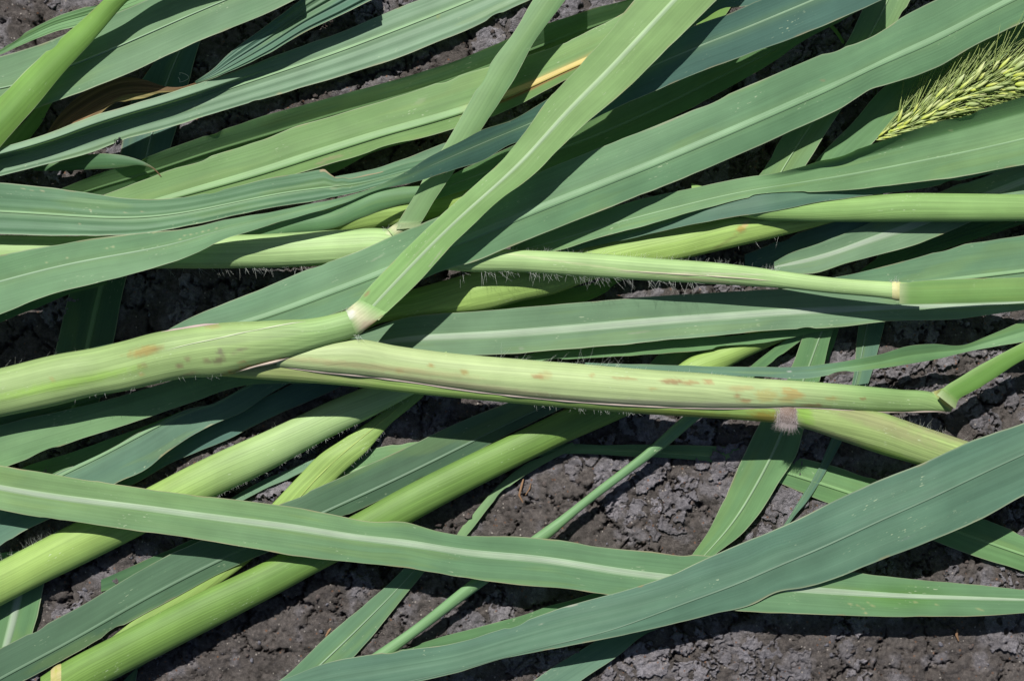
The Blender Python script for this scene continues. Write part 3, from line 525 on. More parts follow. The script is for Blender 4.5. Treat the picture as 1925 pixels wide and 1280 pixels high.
TP = np.concatenate([[-1, -.98, -.955], np.linspace(-.92, .92, 47), [.955, .98, 1.0]])
def JG(d, o):                             # small waves and bites in a leaf margin, in units of half its width
    w1 = (vnoise(d['s'] * 170, d['s'] * 0 + o, d['seed']) - .5) * .00022 + (vnoise(d['s'] * 45, d['s'] * 0 + o, d['seed'] + 2) - .5) * .0005
    return (w1 - .0009 * np.clip((vnoise(d['s'] * 60, d['s'] * 0 + o, d['seed'] + 5) - .86) * 9, 0, 1)) / d['hw']
def build_blade(d, parent, name):
    n = len(d['s']); t = (TP if (d['pleat'] or d['curl'] or d['spots']) else TB)[None, :] + np.zeros((n, 1))
    # uneven margins
    jag = -JG(d, 0), JG(d, 9)
    te = t + np.where(t < 0, jag[0][:, None] * np.abs(t) ** 6, jag[1][:, None] * np.abs(t) ** 6)
    U = d['C'][:, None, 0] + (d['B'] - d['A'])[:, None, 0] * .5 * te; V = d['C'][:, None, 1] + (d['B'] - d['A'])[:, None, 1] * .5 * te
    Z = d['z'][:, None] + blade_profile(d, t)
    col = base_colour(d, t, U, V)
    tm = (2 * d['midv'] - 1)[:, None]
    lite = np.exp(-((t - tm) / .22) ** 2)[..., None] * (.22 if d['rib'] and not d.get('ribcol') else 0)
    col = col * (1 - lite) + alb((158, 192, 120)) * lite
    sk = fbm(d['s'][:, None] * 7 + d['seed'] * .3, t * d['hw'][:, None] * 330 + 9, d['seed'] + 21, 3)
    col = col * (1 + .11 * (sk - .5)[..., None]); yk = np.clip((fbm(d['s'][:, None] * 22 + 5, t * 1.6 + 2, d['seed'] + 31, 3) - .62) * 3.0, 0, .0 if d['id'] in ('L1', 'L17') else .22)[..., None]
    col = col * (1 - yk) + alb((150, 180, 96)) * yk
    if d['margin']:
        nb = np.clip((vnoise(d['s'][:, None] * 130, np.sign(t) * 3, d['seed'] + 13) - .80) * 9, 0, 1) * np.clip((np.abs(t) - .93) / .05, 0, 1) * .5
        col = col * (1 - nb[..., None]) + alb((178, 150, 108)) * nb[..., None]
        e = np.clip((np.abs(t) - .955) / .03, 0, 1) * d['margin'] * (.25 + .55 * vnoise(d['s'][:, None] * 60, np.sign(t) * 4, d['seed'] + 3))
        col = col * (1 - e[..., None]) + alb(d['edgecol']) * e[..., None]
    if 'tornx' in d:                                        # dry lip along the tear
        x0, x1 = d['tornx']; k = (np.clip((-t - .80) / .1, 0, 1) * ((U > x0) & (U < x1)))[..., None]
        col = col * (1 - k) + alb((206, 186, 150)) * k
    if d['tail'] is not None:
        k = np.clip((d['s'] - d['s'][-1] * .82) / (d['s'][-1] * .12), 0, 1)[:, None, None]; col = col * (1 - k) + alb(d['tail']) * k
    if d['id'] == 'T13':                                    # yellow band and browner line beside the rib near the tip
        k = (np.exp(-((t - tm + .06) / .16) ** 2) * np.clip((U - 850) / 170, 0, 1))[..., None] * .95
        col = col * (1 - k) + alb((206, 196, 112)) * k
        k = (np.exp(-((t - tm - .18) / .07) ** 2) * np.clip((U - 850) / 110, 0, 1))[..., None] * .85
        col = col * (1 - k) + alb((190, 120, 70)) * k
    if d['id'] == 'N':                                      # greener underside of the folded margin
        k = (np.clip((-t - .50) / .05, 0, 1) * np.clip((U - 1480) / 140, 0, 1))[..., None] * .75
        col = col * (1 - k) + alb((104, 150, 92)) * k
    if d['id'] == 'L5':                                     # fresher green, unwaxed patch
        k = (np.exp(-((U - 1690) / 90) ** 2) * np.exp(-((V - 1122) / 26) ** 2))[..., None] * .6
        col = col * (1 - k) + alb((104, 160, 60)) * k
    if d['part'] == 'leaf_blade' and d['id'] != 'U1':       # pale base where the blade leaves its collar
        k = (np.clip(1 - d['s'] / .0045, 0, 1) ** 1.3 * .8)[:, None, None]; col = col * (1 - k) + alb((200, 212, 162)) * k
    col = paint_spots(col, U, V, d['spots'], d['seed'])
    uv = np.stack([d['s'][:, None] + 0 * t + d['seed'] * .137, t * d['hw'][:, None] + d['seed'] * .071], -1)
    mat = M_DRY if d.get('mat') == 'dry' else M_BLADE
    o = mesh_object(name, world(U, V, Z), grid_faces(n, t.shape[1]), mat, parent, col, uv)
    if d['rib']:
        q = np.array([-1, -.9, -.7, -.4, 0, .4, .7, .9, 1.0])[None, :]
        x = d['s'] / max(d['s'][-1], 1e-6)
        L = d['A'] + (d['B'] - d['A']) * d['midv'][:, None]; kz = min(61, (n // 3) | 1); pz = kz // 2
        Lp = np.stack([np.convolve(np.pad(L[:, q_], pz, 'reflect', reflect_type='odd'), np.hanning(kz + 2)[1:-1] / np.hanning(kz + 2).sum(), 'valid') for q_ in (0, 1)], -1)
        BA = d['B'] - d['A']; nrm = np.stack([-d['T'][:, 1], d['T'][:, 0]], -1); den = (BA * nrm).sum(1); den = np.where(np.abs(den) < 1, np.sign(den) + (den == 0), den)
        tm = (2 * np.clip(((Lp - d['A']) * nrm).sum(1) / den, .02, .98) - 1)[:, None]
        wpx = d['ribw'] * PXM * .5 * (1.05 - .35 * np.abs(x - .4)) * np.clip(d['hw'] / np.percentile(d['hw'], 60), .25, 1.05)
        tt = np.clip(tm + q * (wpx / d['hw'])[:, None], -.99, .99)
        U = d['C'][:, None, 0] + (d['B'] - d['A'])[:, None, 0] * .5 * tt; V = d['C'][:, None, 1] + (d['B'] - d['A'])[:, None, 1] * .5 * tt
        hm = d['ribh'] * .001 * np.clip(wpx / (d['ribw'] * PXM * .5), .2, 1)[:, None]
        ridge = np.where(q < .45, (np.clip(q + 1, 0, 2) / 1.45) ** 1.1, np.sqrt(np.clip(1 - ((q - .45) / .55) ** 2, 0, 1)))
        rise = hm * (ridge if d['rib'] == 'under' else (1 - q * q) * .5)
        Z = d['z'][:, None] + blade_profile(d, tt) - .00006 + rise
        if d['rib'] == 'under': c1, c2 = alb((140, 178, 116)), alb((128, 168, 110)); rk = d.get('ribk', .6); g_ = alb(PAL[d['pal']][0]); c1 = c1 * rk + g_ * (1 - rk); c2 = c2 * rk + g_ * (1 - rk)
        else:
            c1, c2 = alb((192, 206, 184)), alb((172, 196, 160)); rk = d.get('ribk', 1.0)
            if rk < 1: g_ = alb(PAL[d['pal']][0]); c1 = c1 * rk + g_ * (1 - rk); c2 = c2 * rk + g_ * (1 - rk)
        if d.get('ribcol'): c1 = c2 = alb(d['ribcol'])  # shade line along the keel put into the rib's colour
        kk = fbm(d['s'][:, None] * 30 + 0 * q, q * 1.5 + 3, d['seed'] + 9, 2)[..., None]
        rc = c1 * kk + c2 * (1 - kk)
        if d['rib'] == 'upper':                             # greyer tone down the middle of the white rib
            g = (np.exp(-(q / .35) ** 2) * .4 + 0 * U)[..., None]; rc = rc * (1 - g * .8 * rk) + alb((160, 178, 158)) * g * .8 * rk
        fe = (np.abs(q) ** (2.0 if d['rib'] == 'upper' else 3.0) * (q < .5 if d['rib'] == 'under' else 1) + 0 * U)[..., None]; lf = base_colour(d, tt, U, V); rc = rc * (1 - fe) + (lf * .85 + alb((158, 192, 124)) * .15) * fe
        if d.get('ribtip'):
            k = np.clip((U - 860) / 130, 0, 1)[..., None]; rc = rc * (1 - k) + alb((218, 196, 112)) * k
        uv = np.stack([d['s'][:, None] + 0 * q, q * wpx[:, None]], -1)
        mesh_object('midrib', world(U, V, Z), grid_faces(n, q.shape[1]), M_RIB, o if name == 'leaf_blade' else parent, rc, uv)
    return o
def build_tube(d, parent, name):
    n = len(d['s']); m = 56 if d['spots'] else 36
    th = np.linspace(0, 2 * math.pi, m, endpoint=False)[None, :]
    ct = -np.cos(th); stn = np.sin(th)
    rid = 1 + .012 * np.sin(th * 40) * (stn > 0)
    U = d['C'][:, None, 0] + (d['B'] - d['A'])[:, None, 0] * .5 * ct; V = d['C'][:, None, 1] + (d['B'] - d['A'])[:, None, 1] * .5 * ct
    Z = d['z'][:, None] + d['hh'][:, None] * (1 + stn * rid)
    t = ct + 0 * U
    col = base_colour(d, t, U, V)
    col = paint_spots(col, U, V, d['spots'], d['seed'])
    if d['id'] in ('S1', 'S2s', 'S2', 'V', 'S2k'):          # fine pale ribs of the sheath
        st = (vnoise(t * 26 + 0 * U, d['s'][:, None] * 6 + 0 * U, 77) - .5)[..., None] * .34
        col = col * (1 + st)
    uv = np.stack([d['s'][:, None] + 0 * th + d['seed'] * .137, (th * d['hw'][:, None]) + d['seed'] * .071], -1)
    verts = world(U, V, Z).reshape(-1, 3); f = grid_faces(n, m, True)
    faces = [tuple(x) for x in f.tolist()] + [tuple(range(m)), tuple(range((n - 1) * m, n * m))[::-1]]
    return mesh_object(name, verts, faces, M_STEM, parent, col, uv)
def tube_path(pts, rad, sides=5):
    pts = np.asarray(pts, float); n = len(pts); rad = np.broadcast_to(rad, (n,))
    T = np.gradient(pts, axis=0); T /= np.maximum(np.linalg.norm(T, axis=1), 1e-9)[:, None]
    up = np.array([.13, .21, .97]); X = np.cross(T, up); X /= np.maximum(np.linalg.norm(X, axis=1), 1e-6)[:, None]; Y = np.cross(X, T)
    a = np.linspace(0, 2 * math.pi, sides, endpoint=False)
    v = pts[:, None] + rad[:, None, None] * (X[:, None] * np.cos(a)[None, :, None] + Y[:, None] * np.sin(a)[None, :, None])
    return v.reshape(-1, 3), grid_faces(n, sides, True)
class Merge:
    def __init__(s): s.v = []; s.f = []; s.n = 0
    def add(s, v, f): s.v.append(v); s.f.append(f + s.n); s.n += len(v)
    def build(s, name, mat, parent=None):
        return mesh_object(name, np.concatenate(s.v), np.concatenate(s.f), mat, parent)
for d in STR:
    if d['kind'] == 'proxy': continue
    if d['key'] not in ROOT:                                # a leaf with no part that stands out: one mesh
        T = THINGS[d['key']]; o = d['obj'] = build_blade(d, None, T['name']); o['label'] = T['label']; o['category'] = T['cat']; o['group'] = T['group']
        co = np.empty(len(o.data.vertices) * 3, np.float32); o.data.vertices.foreach_get('co', co); co = co.reshape(-1, 3)
        c = co.mean(0); co -= c; o.data.vertices.foreach_set('co', co.ravel()); o.location = tuple(float(q) for q in c); continue
    r = ROOT[d['key']]
    d['obj'] = (build_blade if d['kind'] == 'blade' else build_tube)(d, r, d['part'])
    if THINGS[d['key']]['name'] == 'grass_shoot' and d['kind'] == 'blade' and d['part'] == 'leaf_blade': pass

def top_at(d, x, t):
    """point on a strand's surface at section x (image column along its length) and cross position t"""
    i = int(np.argmin(np.abs(d['C'][:, 0] - x))); u = d['C'][i, 0] + (d['B'] - d['A'])[i, 0] * .5 * t; v = d['C'][i, 1] + (d['B'] - d['A'])[i, 1] * .5 * t
    if d['hh'] is None: z = d['z'][i]
    else: z = d['z'][i] + d['hh'][i] * (1 + math.sqrt(max(0, 1 - t * t)))
    return u, v, z
def hairs(id, x0, x1, count, tr, length, lean, seed, name='hairs', mat=None, rad=.000028, zlift=0.3):
    """fine hairs standing out from a stem: tr = range across it, lean = (along image x, image y) direction"""
    d = BY[id]; R = random.Random(seed); M = Merge()
    for k in range(int(count * (1 if mat else .62))):
        x = R.uniform(x0, x1); t = R.uniform(*tr); u, v, z = top_at(d, x, t)
        if not mat and vnoise(np.array(x / 14.), np.array(seed * 3.7), 5) < R.random() * .75: continue
        L = length * R.uniform(.45, 1.25); a = math.atan2(lean[1], lean[0]) + R.gauss(0, .48)
        p0 = world(np.array(u), np.array(v), np.array(z - .0002)); dr = np.array([math.cos(a), -math.sin(a), zlift + R.uniform(-.3, .3)]); dr /= np.linalg.norm(dr)
        bend = np.array([R.gauss(0, .25), R.gauss(0, .25), R.gauss(0, .2)])
        q = np.linspace(0, 1, 4)[:, None]; pts = p0 + dr * L * q + bend * L * q * q * .5
        v_, f_ = tube_path(pts, np.array([rad, rad * .9, rad * .7, rad * .25]), 3); M.add(v_, f_)
    o = M.build(name, M_NODEHAIR if mat else M_HAIR, d['obj']); o['kind'] = 'stuff'; return o
hairs('S1', 860, 1310, 210, (.90, 1.0), .0048, (.45, 1), 1)
hairs('S1', 960, 1450, 260, (-1.0, -.9), .0022, (.25, -1), 2)
hairs('S1', 300, 610, 120, (.93, 1.0), .0042, (.5, 1), 3)
hairs('S2s', 930, 1180, 75, (-1.0, -.88), .0055, (.75, -1), 4)
hairs('S2s', 960, 1780, 200, (-1.0, -.93), .0011, (.3, -1), 5)
hairs('S2k', 1000, 1200, 120, (.93, 1.0), .0019, (.4, 1), 6)
hairs('S2k', 1459, 1499, 1800, (-.3, 1.0), .0015, (-.15, 1), 7, mat='node')
hairs('S2k', 1461, 1494, 260, (.80, 1.0), .0032, (-.1, 1), 22, mat='node')
hairs('S2k', 1680, 1830, 70, (-1.0, -.85), .0030, (.3, -1), 8)
hairs('BH', 380, 760, 260, (.94, 1.0), .0014, (.5, 1), 9)
hairs('BH', 280, 520, 40, (-1.0, -.93), .0024, (.1, -1), 10)
hairs('BH', -10, 110, 90, (-1.0, -.93), .0030, (-.1, -1), 21)
hairs('BI', 520, 720, 120, (.93, 1.0), .0014, (.6, .8), 11)
hairs('S2', 0, 240, 16, (-1.0, -.92), .0050, (.5, -1), 12)
hairs('S2', 120, 420, 40, (.9, 1.0), .0018, (.4, 1), 13)
hairs('S2', 640, 672, 60, (-1.0, -.9), .0018, (-.1, -1), 14)
hairs('S2', 664, 674, 26, (.75, 1.0), .0046, (1, .5), 15)
hairs('S1', 1440, 1462, 60, (-1.0, -.8), .0028, (.2, -1), 16)
hairs('S1', 1672, 1688, 60, (-1.0, -.8), .0022, (-.1, -1), 17)
hairs('S1', 720, 740, 50, (-1.0, -.8), .0018, (-.3, -1), 18)
hairs('S2s', 1750, 1764, 30, (-1.0, -.8), .0022, (-.2, -1), 19)
hairs('V', 1380, 1470, 14, (.95, 1.0), .0030, (.2, 1), 20)

# --- joints, sheath margins
def ring(id, x0, x1, c1, name, swell=1.04, c2=None):
    d = BY[id]; sel = np.where((d['C'][:, 0] >= x0) & (d['C'][:, 0] <= x1))[0]
    n = len(sel); m = 36; th = np.linspace(0, 2 * math.pi, m, endpoint=False)[None, :]; ct = -np.cos(th); q = np.linspace(-1, 1, n)[:, None]
    sw = 1 + (swell - 1) * np.clip(1 - q * q, 0, 1) ** .8 + .003
    C, D = d['C'][sel], (d['B'] - d['A'])[sel]
    U = C[:, None, 0] + D[:, None, 0] * .5 * ct * sw; V = C[:, None, 1] + D[:, None, 1] * .5 * ct * sw
    Z = d['z'][sel][:, None] + d['hh'][sel][:, None] * (1 + np.sin(th) * sw)
    k = fbm(U / 5, V / 5, 5, 3)[..., None]; col = alb(c1) * k + alb(c2 or c1) * (1 - k)
    uv = np.stack([q * .003 + 0 * th, th * .006 + 0 * q], -1)
    return mesh_object(name, world(U, V, Z), grid_faces(n, m, True), M_STEM, ROOT[d['key']], col, uv)
o = ring('S2k', 1463, 1498, (178, 160, 148), 'node', 1.09, (146, 122, 106)); o['label'] = 'swollen pinkish grey hairy node'
o = ring('S1', 1676, 1693, (222, 222, 166), 'collar', 1.06, (206, 204, 138)); o['label'] = 'pale yellow collar ring'
o = ring('BK', 92, 118, (214, 190, 150), 'node', 1.05, (170, 180, 80))
def collar(sheath, blade, A0, B0, i1, cream, name='collar', spots=()):
    a, b = BY[sheath], BY[blade]; n, m = 14, 25; t = np.linspace(-.985, .985, m)[None, :]; r = np.linspace(0, 1, n)[:, None]
    iA = int(np.argmin(np.hypot(*(a['C'] - (np.array(A0) + np.array(B0)) / 2).T)))
    A0, B0 = np.array(A0, float), np.array(B0, float); A1, B1 = b['A'][i1], b['B'][i1]
    e = r * r * (3 - 2 * r)
    PA = A0 * (1 - r) + A1 * r; PB = B0 * (1 - r) + B1 * r
    U = (PA[:, :1] + PB[:, :1]) / 2 + (PB[:, :1] - PA[:, :1]) / 2 * t; V = (PA[:, 1:] + PB[:, 1:]) / 2 + (PB[:, 1:] - PA[:, 1:]) / 2 * t
    z0 = a['z'][iA] + a['hh'][iA] * (1 + np.sqrt(1 - t * t)) + .0004; zb = (b['z'][:, None] + blade_profile(b, t + 0 * b['s'][:, None]))[i1] + .00018
    Z = z0 * (1 - e) + zb[None, :] * e
    cs = base_colour(a, t + 0 * a['s'][:, None], None, None)[iA][None]; cb = base_colour(b, t + 0 * b['s'][:, None], None, None)[i1][None]; kp = max(0, 1 - b['s'][i1] / .0045) ** 1.3 * .8; cb = cb * (1 - kp) + alb((200, 212, 162)) * kp
    k0 = np.clip(1 - r / .32, 0, 1)[..., None] ** 1.3; k1 = (np.clip((r - .40) / .58, 0, 1)[..., None]) ** 1.2; k1 = np.minimum(k1, 1 - k0)
    kk = fbm(U / 6, V / 6, 12, 3)[..., None]
    col = alb(cream) * (.85 + .3 * kk) * (1 - k0 - k1) + cs * k0 + cb * k1
    col = paint_spots(col, U, V, spots, 3)
    uv = np.stack([r * .004 + 0 * t, t * .005 + 0 * r], -1)
    return mesh_object(name, world(U, V, Z), grid_faces(n, m), M_STEM, ROOT[a['key']], col, uv)
collar('S2', 'D1', (650, 583), (671, 633), 5, (214, 214, 172), spots=[(658, 591, 9, 9, 0, (255, 255, 244), 1), (690, 612, 15, 9, -30, (222, 196, 166), .8), (700, 610, 22, 4, -38, (200, 152, 112), .9)])  # the white spot is a highlight painted into the collar's colour
collar('S2s', 'S2sb', (1750, 737), (1787, 775), 4, (212, 208, 138), spots=[(1778, 756, 10, 8, 40, (214, 196, 96), .7)])
collar('S1', 'S1b', (728, 431), (746, 452), 4, (216, 218, 172))
def edge_strip(id, x0, x1, t, wpx, name, c):
    d = BY[id]; sel = np.where((d['C'][:, 0] >= x0) & (d['C'][:, 0] <= x1))[0]
    P = []
    for i in sel:
        tt = (np.interp(d['C'][i, 0], [q[0] for q in t], [q[1] for q in t]) if isinstance(t, list) else t) + .03 * (vnoise(np.array(d['s'][i] * 90), np.array(.5), 4) - .5)
        u = d['C'][i, 0] + (d['B'] - d['A'])[i, 0] * .5 * tt; v = d['C'][i, 1] + (d['B'] - d['A'])[i, 1] * .5 * tt
        z = d['z'][i] + d['hh'][i] * (1 + math.sqrt(max(0, 1 - tt * tt)))
        P.append(world(np.array(u), np.array(v), np.array(z)))
    P = np.array(P); n = len(P); rad = wpx * PXM * .5 * (0.6 + .9 * vnoise(np.arange(n) * .12, np.zeros(n), 8)) * np.clip(np.minimum(np.arange(n), np.arange(n)[::-1]) / 6, .2, 1)
    v, f = tube_path(P, rad, 6); k = fbm(np.arange(len(v)) * .03, np.zeros(len(v)), 6, 2)[:, None]
    return mesh_object(name, v, f, M_STEM, d['obj'], alb(c) * (.85 + .3 * k), np.zeros((len(v), 2)))
edge_strip('S2s', 530, 1786, .97, 3.4, 'sheath_margin', (214, 196, 182))
edge_strip('BI', 480, 760, .0, 2.0, 'crease', (186, 208, 120))
edge_strip('S2', 312, 575, [(312, -.22), (400, -.40), (500, -.66), (575, -.85)], 2.6, 'sheath_fold', (214, 226, 184))
edge_strip('S1', 1150, 1450, .28, 2.4, 'sheath_margin', (214, 208, 176))
edge_strip('S2', 440, 545, .96, 6.5, 'sheath_margin', (230, 210, 190))
edge_strip('S2', 300, 415, -.97, 6.0, 'sheath_margin', (206, 186, 176))

# ------------------------------------------------------------------ the seed head
d = BY['SPK']; R = random.Random(11); root = ROOT['SPK']
def spk_pt(x, t, lift=0.0):
    i = int(np.argmin(np.abs(d['C'][:, 0] - x))); u = d['C'][i, 0] + (d['B'] - d['A'])[i, 0] * .5 * t; v = d['C'][i, 1] + (d['B'] - d['A'])[i, 1] * .5 * t
    z = d['z'][i] + d['hh'][i] * (1 + lift); return world(np.array(u), np.array(v), np.array(z)), d['T'][i], d['hw'][i]
xs = np.linspace(1668, 1995, 30); P = np.array([spk_pt(x, 0)[0] for x in xs]); v, f = tube_path(P, .0009, 8)
mesh_object('rachis', v, f, M_STEM, root, np.tile(alb((170, 196, 80)), (len(v), 1)), np.zeros((len(v), 2)))
# one spikelet mesh: a pointed husk
nu, nv = 9, 8; q = np.linspace(0, 1, nu)[:, None]; a = np.linspace(0, 2 * math.pi, nv, endpoint=False)[None, :]
rr = np.sin(math.pi * np.clip(q * .93 + .05, 0, 1)) ** .8 * (1 - .35 * q)
sv = np.stack([q + 0 * a, rr * np.cos(a) * .19, rr * np.sin(a) * .16], -1).reshape(-1, 3)
husks = []
for c1, c2 in (((196, 214, 80), (230, 236, 150)), ((166, 190, 96), (206, 216, 160)), ((194, 208, 70), (222, 226, 140)), ((184, 200, 108), (222, 226, 168))):
    sc = np.repeat(np.array([alb(c1) * (1 - k) + alb(c2) * k for k in q[:, 0]]), nv, 0)
    husk = mesh_object('spikelet', sv, grid_faces(nu, nv, True), M_STEM, None, sc, np.zeros((len(sv), 2)))
    husks.append(husk.data); bpy.data.objects.remove(husk)
from mathutils import Matrix
awn = Merge()
for k in range(40):
    x = 1650 + k * 8.6 + R.uniform(-2, 2)
    for row in range(4):
        t = (-.45, -.12, .2, .5)[row] + R.uniform(-.16, .16)
        p, T, hw = spk_pt(x + R.uniform(-4, 4), t, R.uniform(.35, 1.05) - .5 * abs(t))
        ang = math.atan2(-T[1], T[0]) + (-t * .75) + R.gauss(0, .16)
        L = R.uniform(.0042, .0066) * (0.55 + .45 * min(1, (x - 1640) / 120))
        o = bpy.data.objects.new('spikelet', husks[R.choice((0, 0, 1, 1, 2, 3))]); COL.objects.link(o); o.parent = root; o.matrix_parent_inverse = ROOTINV[root.name]
        o.location = tuple(p); o.rotation_euler = (R.uniform(0, 6), R.uniform(-.35, .05), ang); o.scale = (L * R.uniform(.9, 1.4), L * R.uniform(.7, 1.2), L)
        for w_ in range(5):
            aa = ang + R.gauss(.08, .17); el = R.uniform(-.05, .25); L2 = R.uniform(.012, .030)
            dr = np.array([math.cos(aa) * math.cos(el), math.sin(aa) * math.cos(el), math.sin(el)])
            s0 = p + dr * L * .45; qq = np.linspace(0, 1, 5)[:, None]
            pts = s0 + dr * L2 * qq + np.array([0, 0, -.003]) * qq * qq + np.array([R.gauss(0, .0015), R.gauss(0, .0015), 0]) * qq * qq
            vv, ff = tube_path(pts, np.array([.00022, .00017, .00013, .00009, .00003]), 3); awn.add(vv, ff)
M_AWN = flat_material('awn_pale_green', alb((210, 232, 136)), .45, .4)
o = awn.build('awns', M_AWN, root); o['kind'] = 'stuff'

# ------------------------------------------------------------------ soil crust, crumbs and small things on the ground
vis = HMAP < 0.0005
def uncovered(x, y):
    u = x * FPX / CAM_H + PW / 2; v = PH / 2 - y * FPX / CAM_H
    a, b = cells(u, v); return vis[a, b] & (u > -20) & (u < PW + 20) & (v > -20) & (v < PH + 20)
step = .00036
cx = np.arange(-.212, .212, step); cy = np.arange(-.146, .146, step); CX, CY = np.meshgrid(cx, cy, indexing='ij')
SH = soil_height(CX, CY); UNC = uncovered(CX, CY); made = 0; taken = np.zeros(CX.shape, bool)
wx, wy = warp(CX, CY)
for size, seed, thr, odds, most in ((.0150, 61, .52, .35, 120), (.0088, 161, .46, .55, 180)):
    f1, f2, cid = voronoi(wx / size, wy / size, seed)
    mask_field = fbm(CX * 34, CY * 34, 63, 3) + .10 * (CX / .2)
    okc = ((f2 - f1) > .09) & ~taken
    ids, inv = np.unique(cid, return_inverse=True); inv = inv.reshape(cid.shape)
    cnt_vis = np.bincount(inv.ravel(), (UNC & okc).ravel().astype(float)); cnt = np.bincount(inv.ravel()); mf = np.bincount(inv.ravel(), mask_field.ravel()) / cnt
    choose = (cnt_vis > 90) & (mf > thr) & (hash2(ids % 20000, ids // 20000, 8) > odds)
    order = np.argsort(inv.ravel(), kind='stable'); starts = np.concatenate([[0], np.cumsum(cnt)])
    okc &= fbm(CX * 300, CY * 300, 65, 3) > .27
    for k in np.where(choose)[0][:most]:
        I, J = np.unravel_index(order[starts[k]:starts[k + 1]], CX.shape)
        i0, i1, j0, j1 = I.min(), I.max() + 1, J.min(), J.max() + 1
        sub = (inv[i0:i1, j0:j1] == k) & okc[i0:i1, j0:j1]; nx, ny = sub.shape
        if sub.sum() < 60: continue
        if nx < 4 or ny < 4: continue
        taken[i0:i1, j0:j1] |= sub
        pad = np.pad(sub, 1); inner = pad[1:-1, 1:-1] & pad[:-2, 1:-1] & pad[2:, 1:-1] & pad[1:-1, :-2] & pad[1:-1, 2:]
        X, Y = CX[i0:i1, j0:j1], CY[i0:i1, j0:j1]; h0 = SH[i0:i1, j0:j1]
        up = .0004 + .0011 * hash2(np.array(ids[k] % 20000), np.array(ids[k] // 20000), 9)
        tilt = (hash2(np.array(ids[k] % 977), np.array(3), 1) - .5) * .14, (hash2(np.array(ids[k] % 977), np.array(4), 1) - .5) * .14
        z = h0.mean() + up + tilt[0] * (X - X.mean()) + tilt[1] * (Y - Y.mean()) + .0006 * (fbm(X * 420, Y * 420, 71, 3) - .5) * 2 + .6 * (h0 - h0.mean())
        z = np.where(inner, z, h0 - .0006)
        fm = sub[:-1, :-1] & sub[1:, :-1] & sub[1:, 1:] & sub[:-1, 1:]
        idx = np.arange(nx * ny).reshape(nx, ny)
        F = np.stack([idx[:-1, :-1], idx[1:, :-1], idx[1:, 1:], idx[:-1, 1:]], -1)[fm]
        if len(F) < 12: continue
        used, Fi = np.unique(F, return_inverse=True); Fi = Fi.reshape(F.shape)
        kc = fbm(X * 260, Y * 260, 73, 3)[..., None]; tone = .78 + .38 * hash2(np.array(ids[k] % 977), np.array(6), 1)
        colp = (alb((160, 156, 162)) * kc + alb((126, 120, 120)) * (1 - kc)) * tone
        mesh_object('soil_crust', np.stack([X, Y, z], -1).reshape(-1, 3)[used], Fi, M_SOIL, ground, colp.reshape(-1, 3)[used]); made += 1
# loose crumbs
M = Merge(); R = np.random.default_rng(5); n = 9000
X = R.uniform(-.212, .212, n); Y = R.uniform(-.146, .146, n); keep = uncovered(X, Y); X, Y = X[keep], Y[keep]; Zs = soil_height(X, Y)
oct_v = np.array([(1,0,0),(-1,0,0),(0,1,0),(0,-1,0),(0,0,1),(0,0,-1)], float); oct_f = np.array([(0,2,4),(2,1,4),(1,3,4),(3,0,4),(2,0,5),(1,2,5),(3,1,5),(0,3,5)])
vs = [tuple(q) for q in oct_v]; tri = []; mid = {}
def midpoint(a, b):
    k = (min(a, b), max(a, b))
    if k not in mid: p = np.array(vs[a]) + np.array(vs[b]); vs.append(tuple(p / np.linalg.norm(p))); mid[k] = len(vs) - 1
    return mid[k]
for a_, b_, c_ in oct_f: ab, bc, ca = midpoint(a_, b_), midpoint(b_, c_), midpoint(c_, a_); tri += [(a_, ab, ca), (ab, b_, bc), (ca, bc, c_), (ab, bc, ca)]
base = np.array(vs); tri = np.array(tri); nb_ = len(base); cc = []
for x, y, z in zip(X, Y, Zs):
    r = .0002 + .0012 * R.random() ** 7; M.add(base * r * R.uniform(.5, 1.3, (nb_, 1)) * R.uniform(.55, 1.3, (1, 3)) @ np.linalg.qr(R.normal(size=(3, 3)))[0] + (x, y, z + r * .15), tri)
    g = R.random(); cc.append(np.tile((alb((110, 100, 96)) if g < .8 else alb((140, 138, 146))) * R.uniform(.7, 1.25), (nb_, 1)))
o = mesh_object('soil_crumbs', np.concatenate(M.v), np.concatenate(M.f), M_SOIL, ground, np.concatenate(cc), smooth=False); o['kind'] = 'stuff'
def gz(u, v):
    x = (u - PW / 2) * GROUND_W / PW; y = -(v - PH / 2) * GROUND_W / PW
    return float(soil_height(np.array([x]), np.array([y]))[0])
def px_path(pts, z): return np.array([world(np.array(float(u)), np.array(float(v)), np.array(float(zz))) for (u, v), zz in zip(pts, z)])
def small(name, label, cat, paths, mat, group=None):
    c = paths[0][0][len(paths[0][0]) // 2]; e = empty(name, tuple(float(q) for q in c), label, cat, group)
    for pn, (pts, rad) in zip(('strand',) * 9, paths):
        v, f = tube_path(pts, rad, 5); mesh_object(pn, v, f, mat, e)
    return e
g0 = gz(980, 925) + .0008
small('dry_straw', 'orange brown dry straw bits on soil beside the thin stem', 'straw',
      [(px_path([(984,900),(980,915),(976,930),(984,946)], [g0+.001,g0+.0012,g0+.0006,g0]), np.array([.0003,.0005,.0005,.0002])), (px_path([(998,908),(996,918),(988,930)], [g0+.0016,g0+.001,g0+.0004]), np.array([.0002,.0003,.0002]))], M_STRAW)
g0 = gz(1798, 1195) + .0006
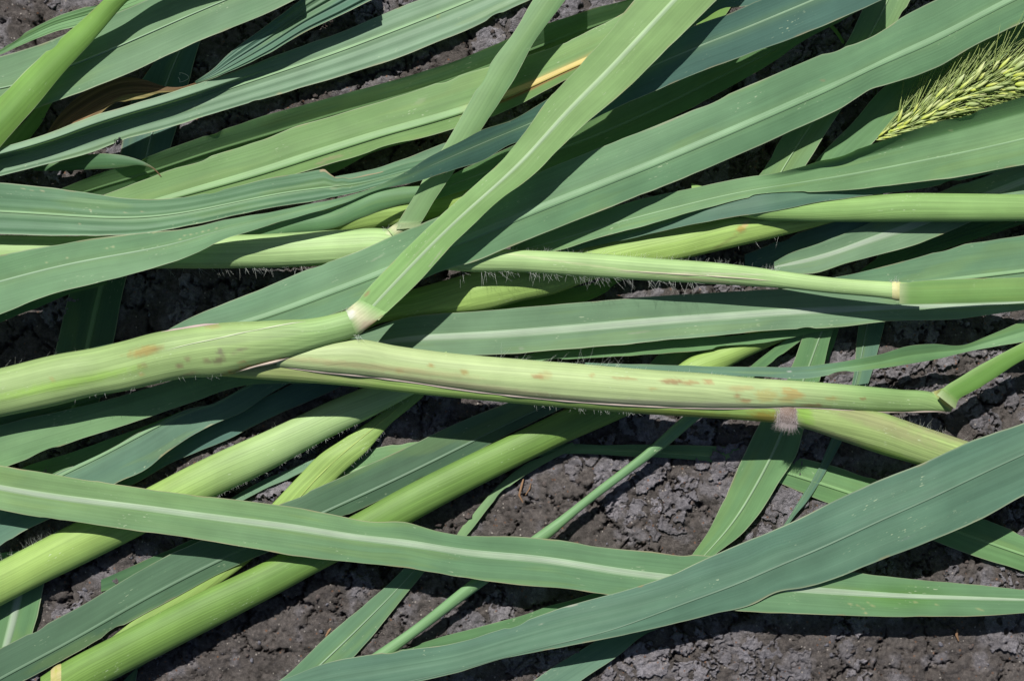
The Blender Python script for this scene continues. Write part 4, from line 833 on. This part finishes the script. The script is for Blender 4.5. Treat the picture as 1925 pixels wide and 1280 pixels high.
small('dry_straw', 'tiny reddish straw bit at the shadow edge of the white ribbed leaf', 'straw', [(px_path([(1800,1182),(1798,1192),(1802,1204)], [g0+.0014,g0+.0008,g0]), np.array([.0003,.0006,.0003]))], M_STRAW)
g0 = gz(617, 1190) + .0005
small('dry_straw', 'small rust coloured root fibre on soil beside the slanting leaf', 'straw', [(px_path([(628,1172),(618,1186),(610,1200)], [g0,g0+.0006,g0]), np.array([.0002,.0005,.0003]))], M_STRAW)
zf = BY['T5']['z'].mean() + .003
pts = [(342 + 9 * math.cos(a) + 4 * math.cos(2.3 * a), 146 + 9 * math.sin(a)) for a in np.linspace(-2.6, 3.2, 22)]
small('curled_fibre', 'tiny white curled fibre above the dead leaf tip', 'fibre', [(px_path(pts, np.linspace(zf, zf + .001, 22)), .00009)], M_HAIR)
# insect: body, head, wings/legs
d = BY['T6']; i = int(np.argmin(np.abs(d['C'][:, 0] - 222))); hmax = HMAP[cells(np.array(222.), np.array(266.))]
zb = float(hmax) + .0007; c = world(np.array(222.), np.array(266.), np.array(zb)); e = empty('insect', tuple(float(q) for q in c), 'tiny black insect at the edge of the long pleated leaf', 'insect')
qq = np.linspace(0, 1, 9)
def lathe(p0, p1, rmax): return tube_path(np.array(p0)[None] * (1 - qq[:, None]) + np.array(p1)[None] * qq[:, None], rmax * np.sin(math.pi * np.clip(qq, .02, .98)) ** .7, 8)
v, f = lathe(c + (-.0005, -.0014, 0), c + (.0005, .0009, .0002), .0009); mesh_object('body', v, f, M_BUG, e)
v, f = lathe(c + (.0004, .0006, .0002), c + (.0008, .0016, .0003), .0005); mesh_object('head', v, f, M_BUG, e)
for sgn in (-1, 1):
    for k in range(3):
        a = c + (0, -.0006 + .0006 * k, 0); v, f = tube_path([a, a + (sgn * .0011, .0002, .0003), a + (sgn * .0017, -.0002, -.0006)], .00009, 4); mesh_object('leg', v, f, M_BUG, e)
print('strands', len(STR), 'crust', made, 'top height', HMAP.max(), 'tris', sum(len(o.data.loops) - 2 * len(o.data.polygons) for o in bpy.data.objects if o.type == 'MESH'))
SC.render.engine = 'CYCLES'
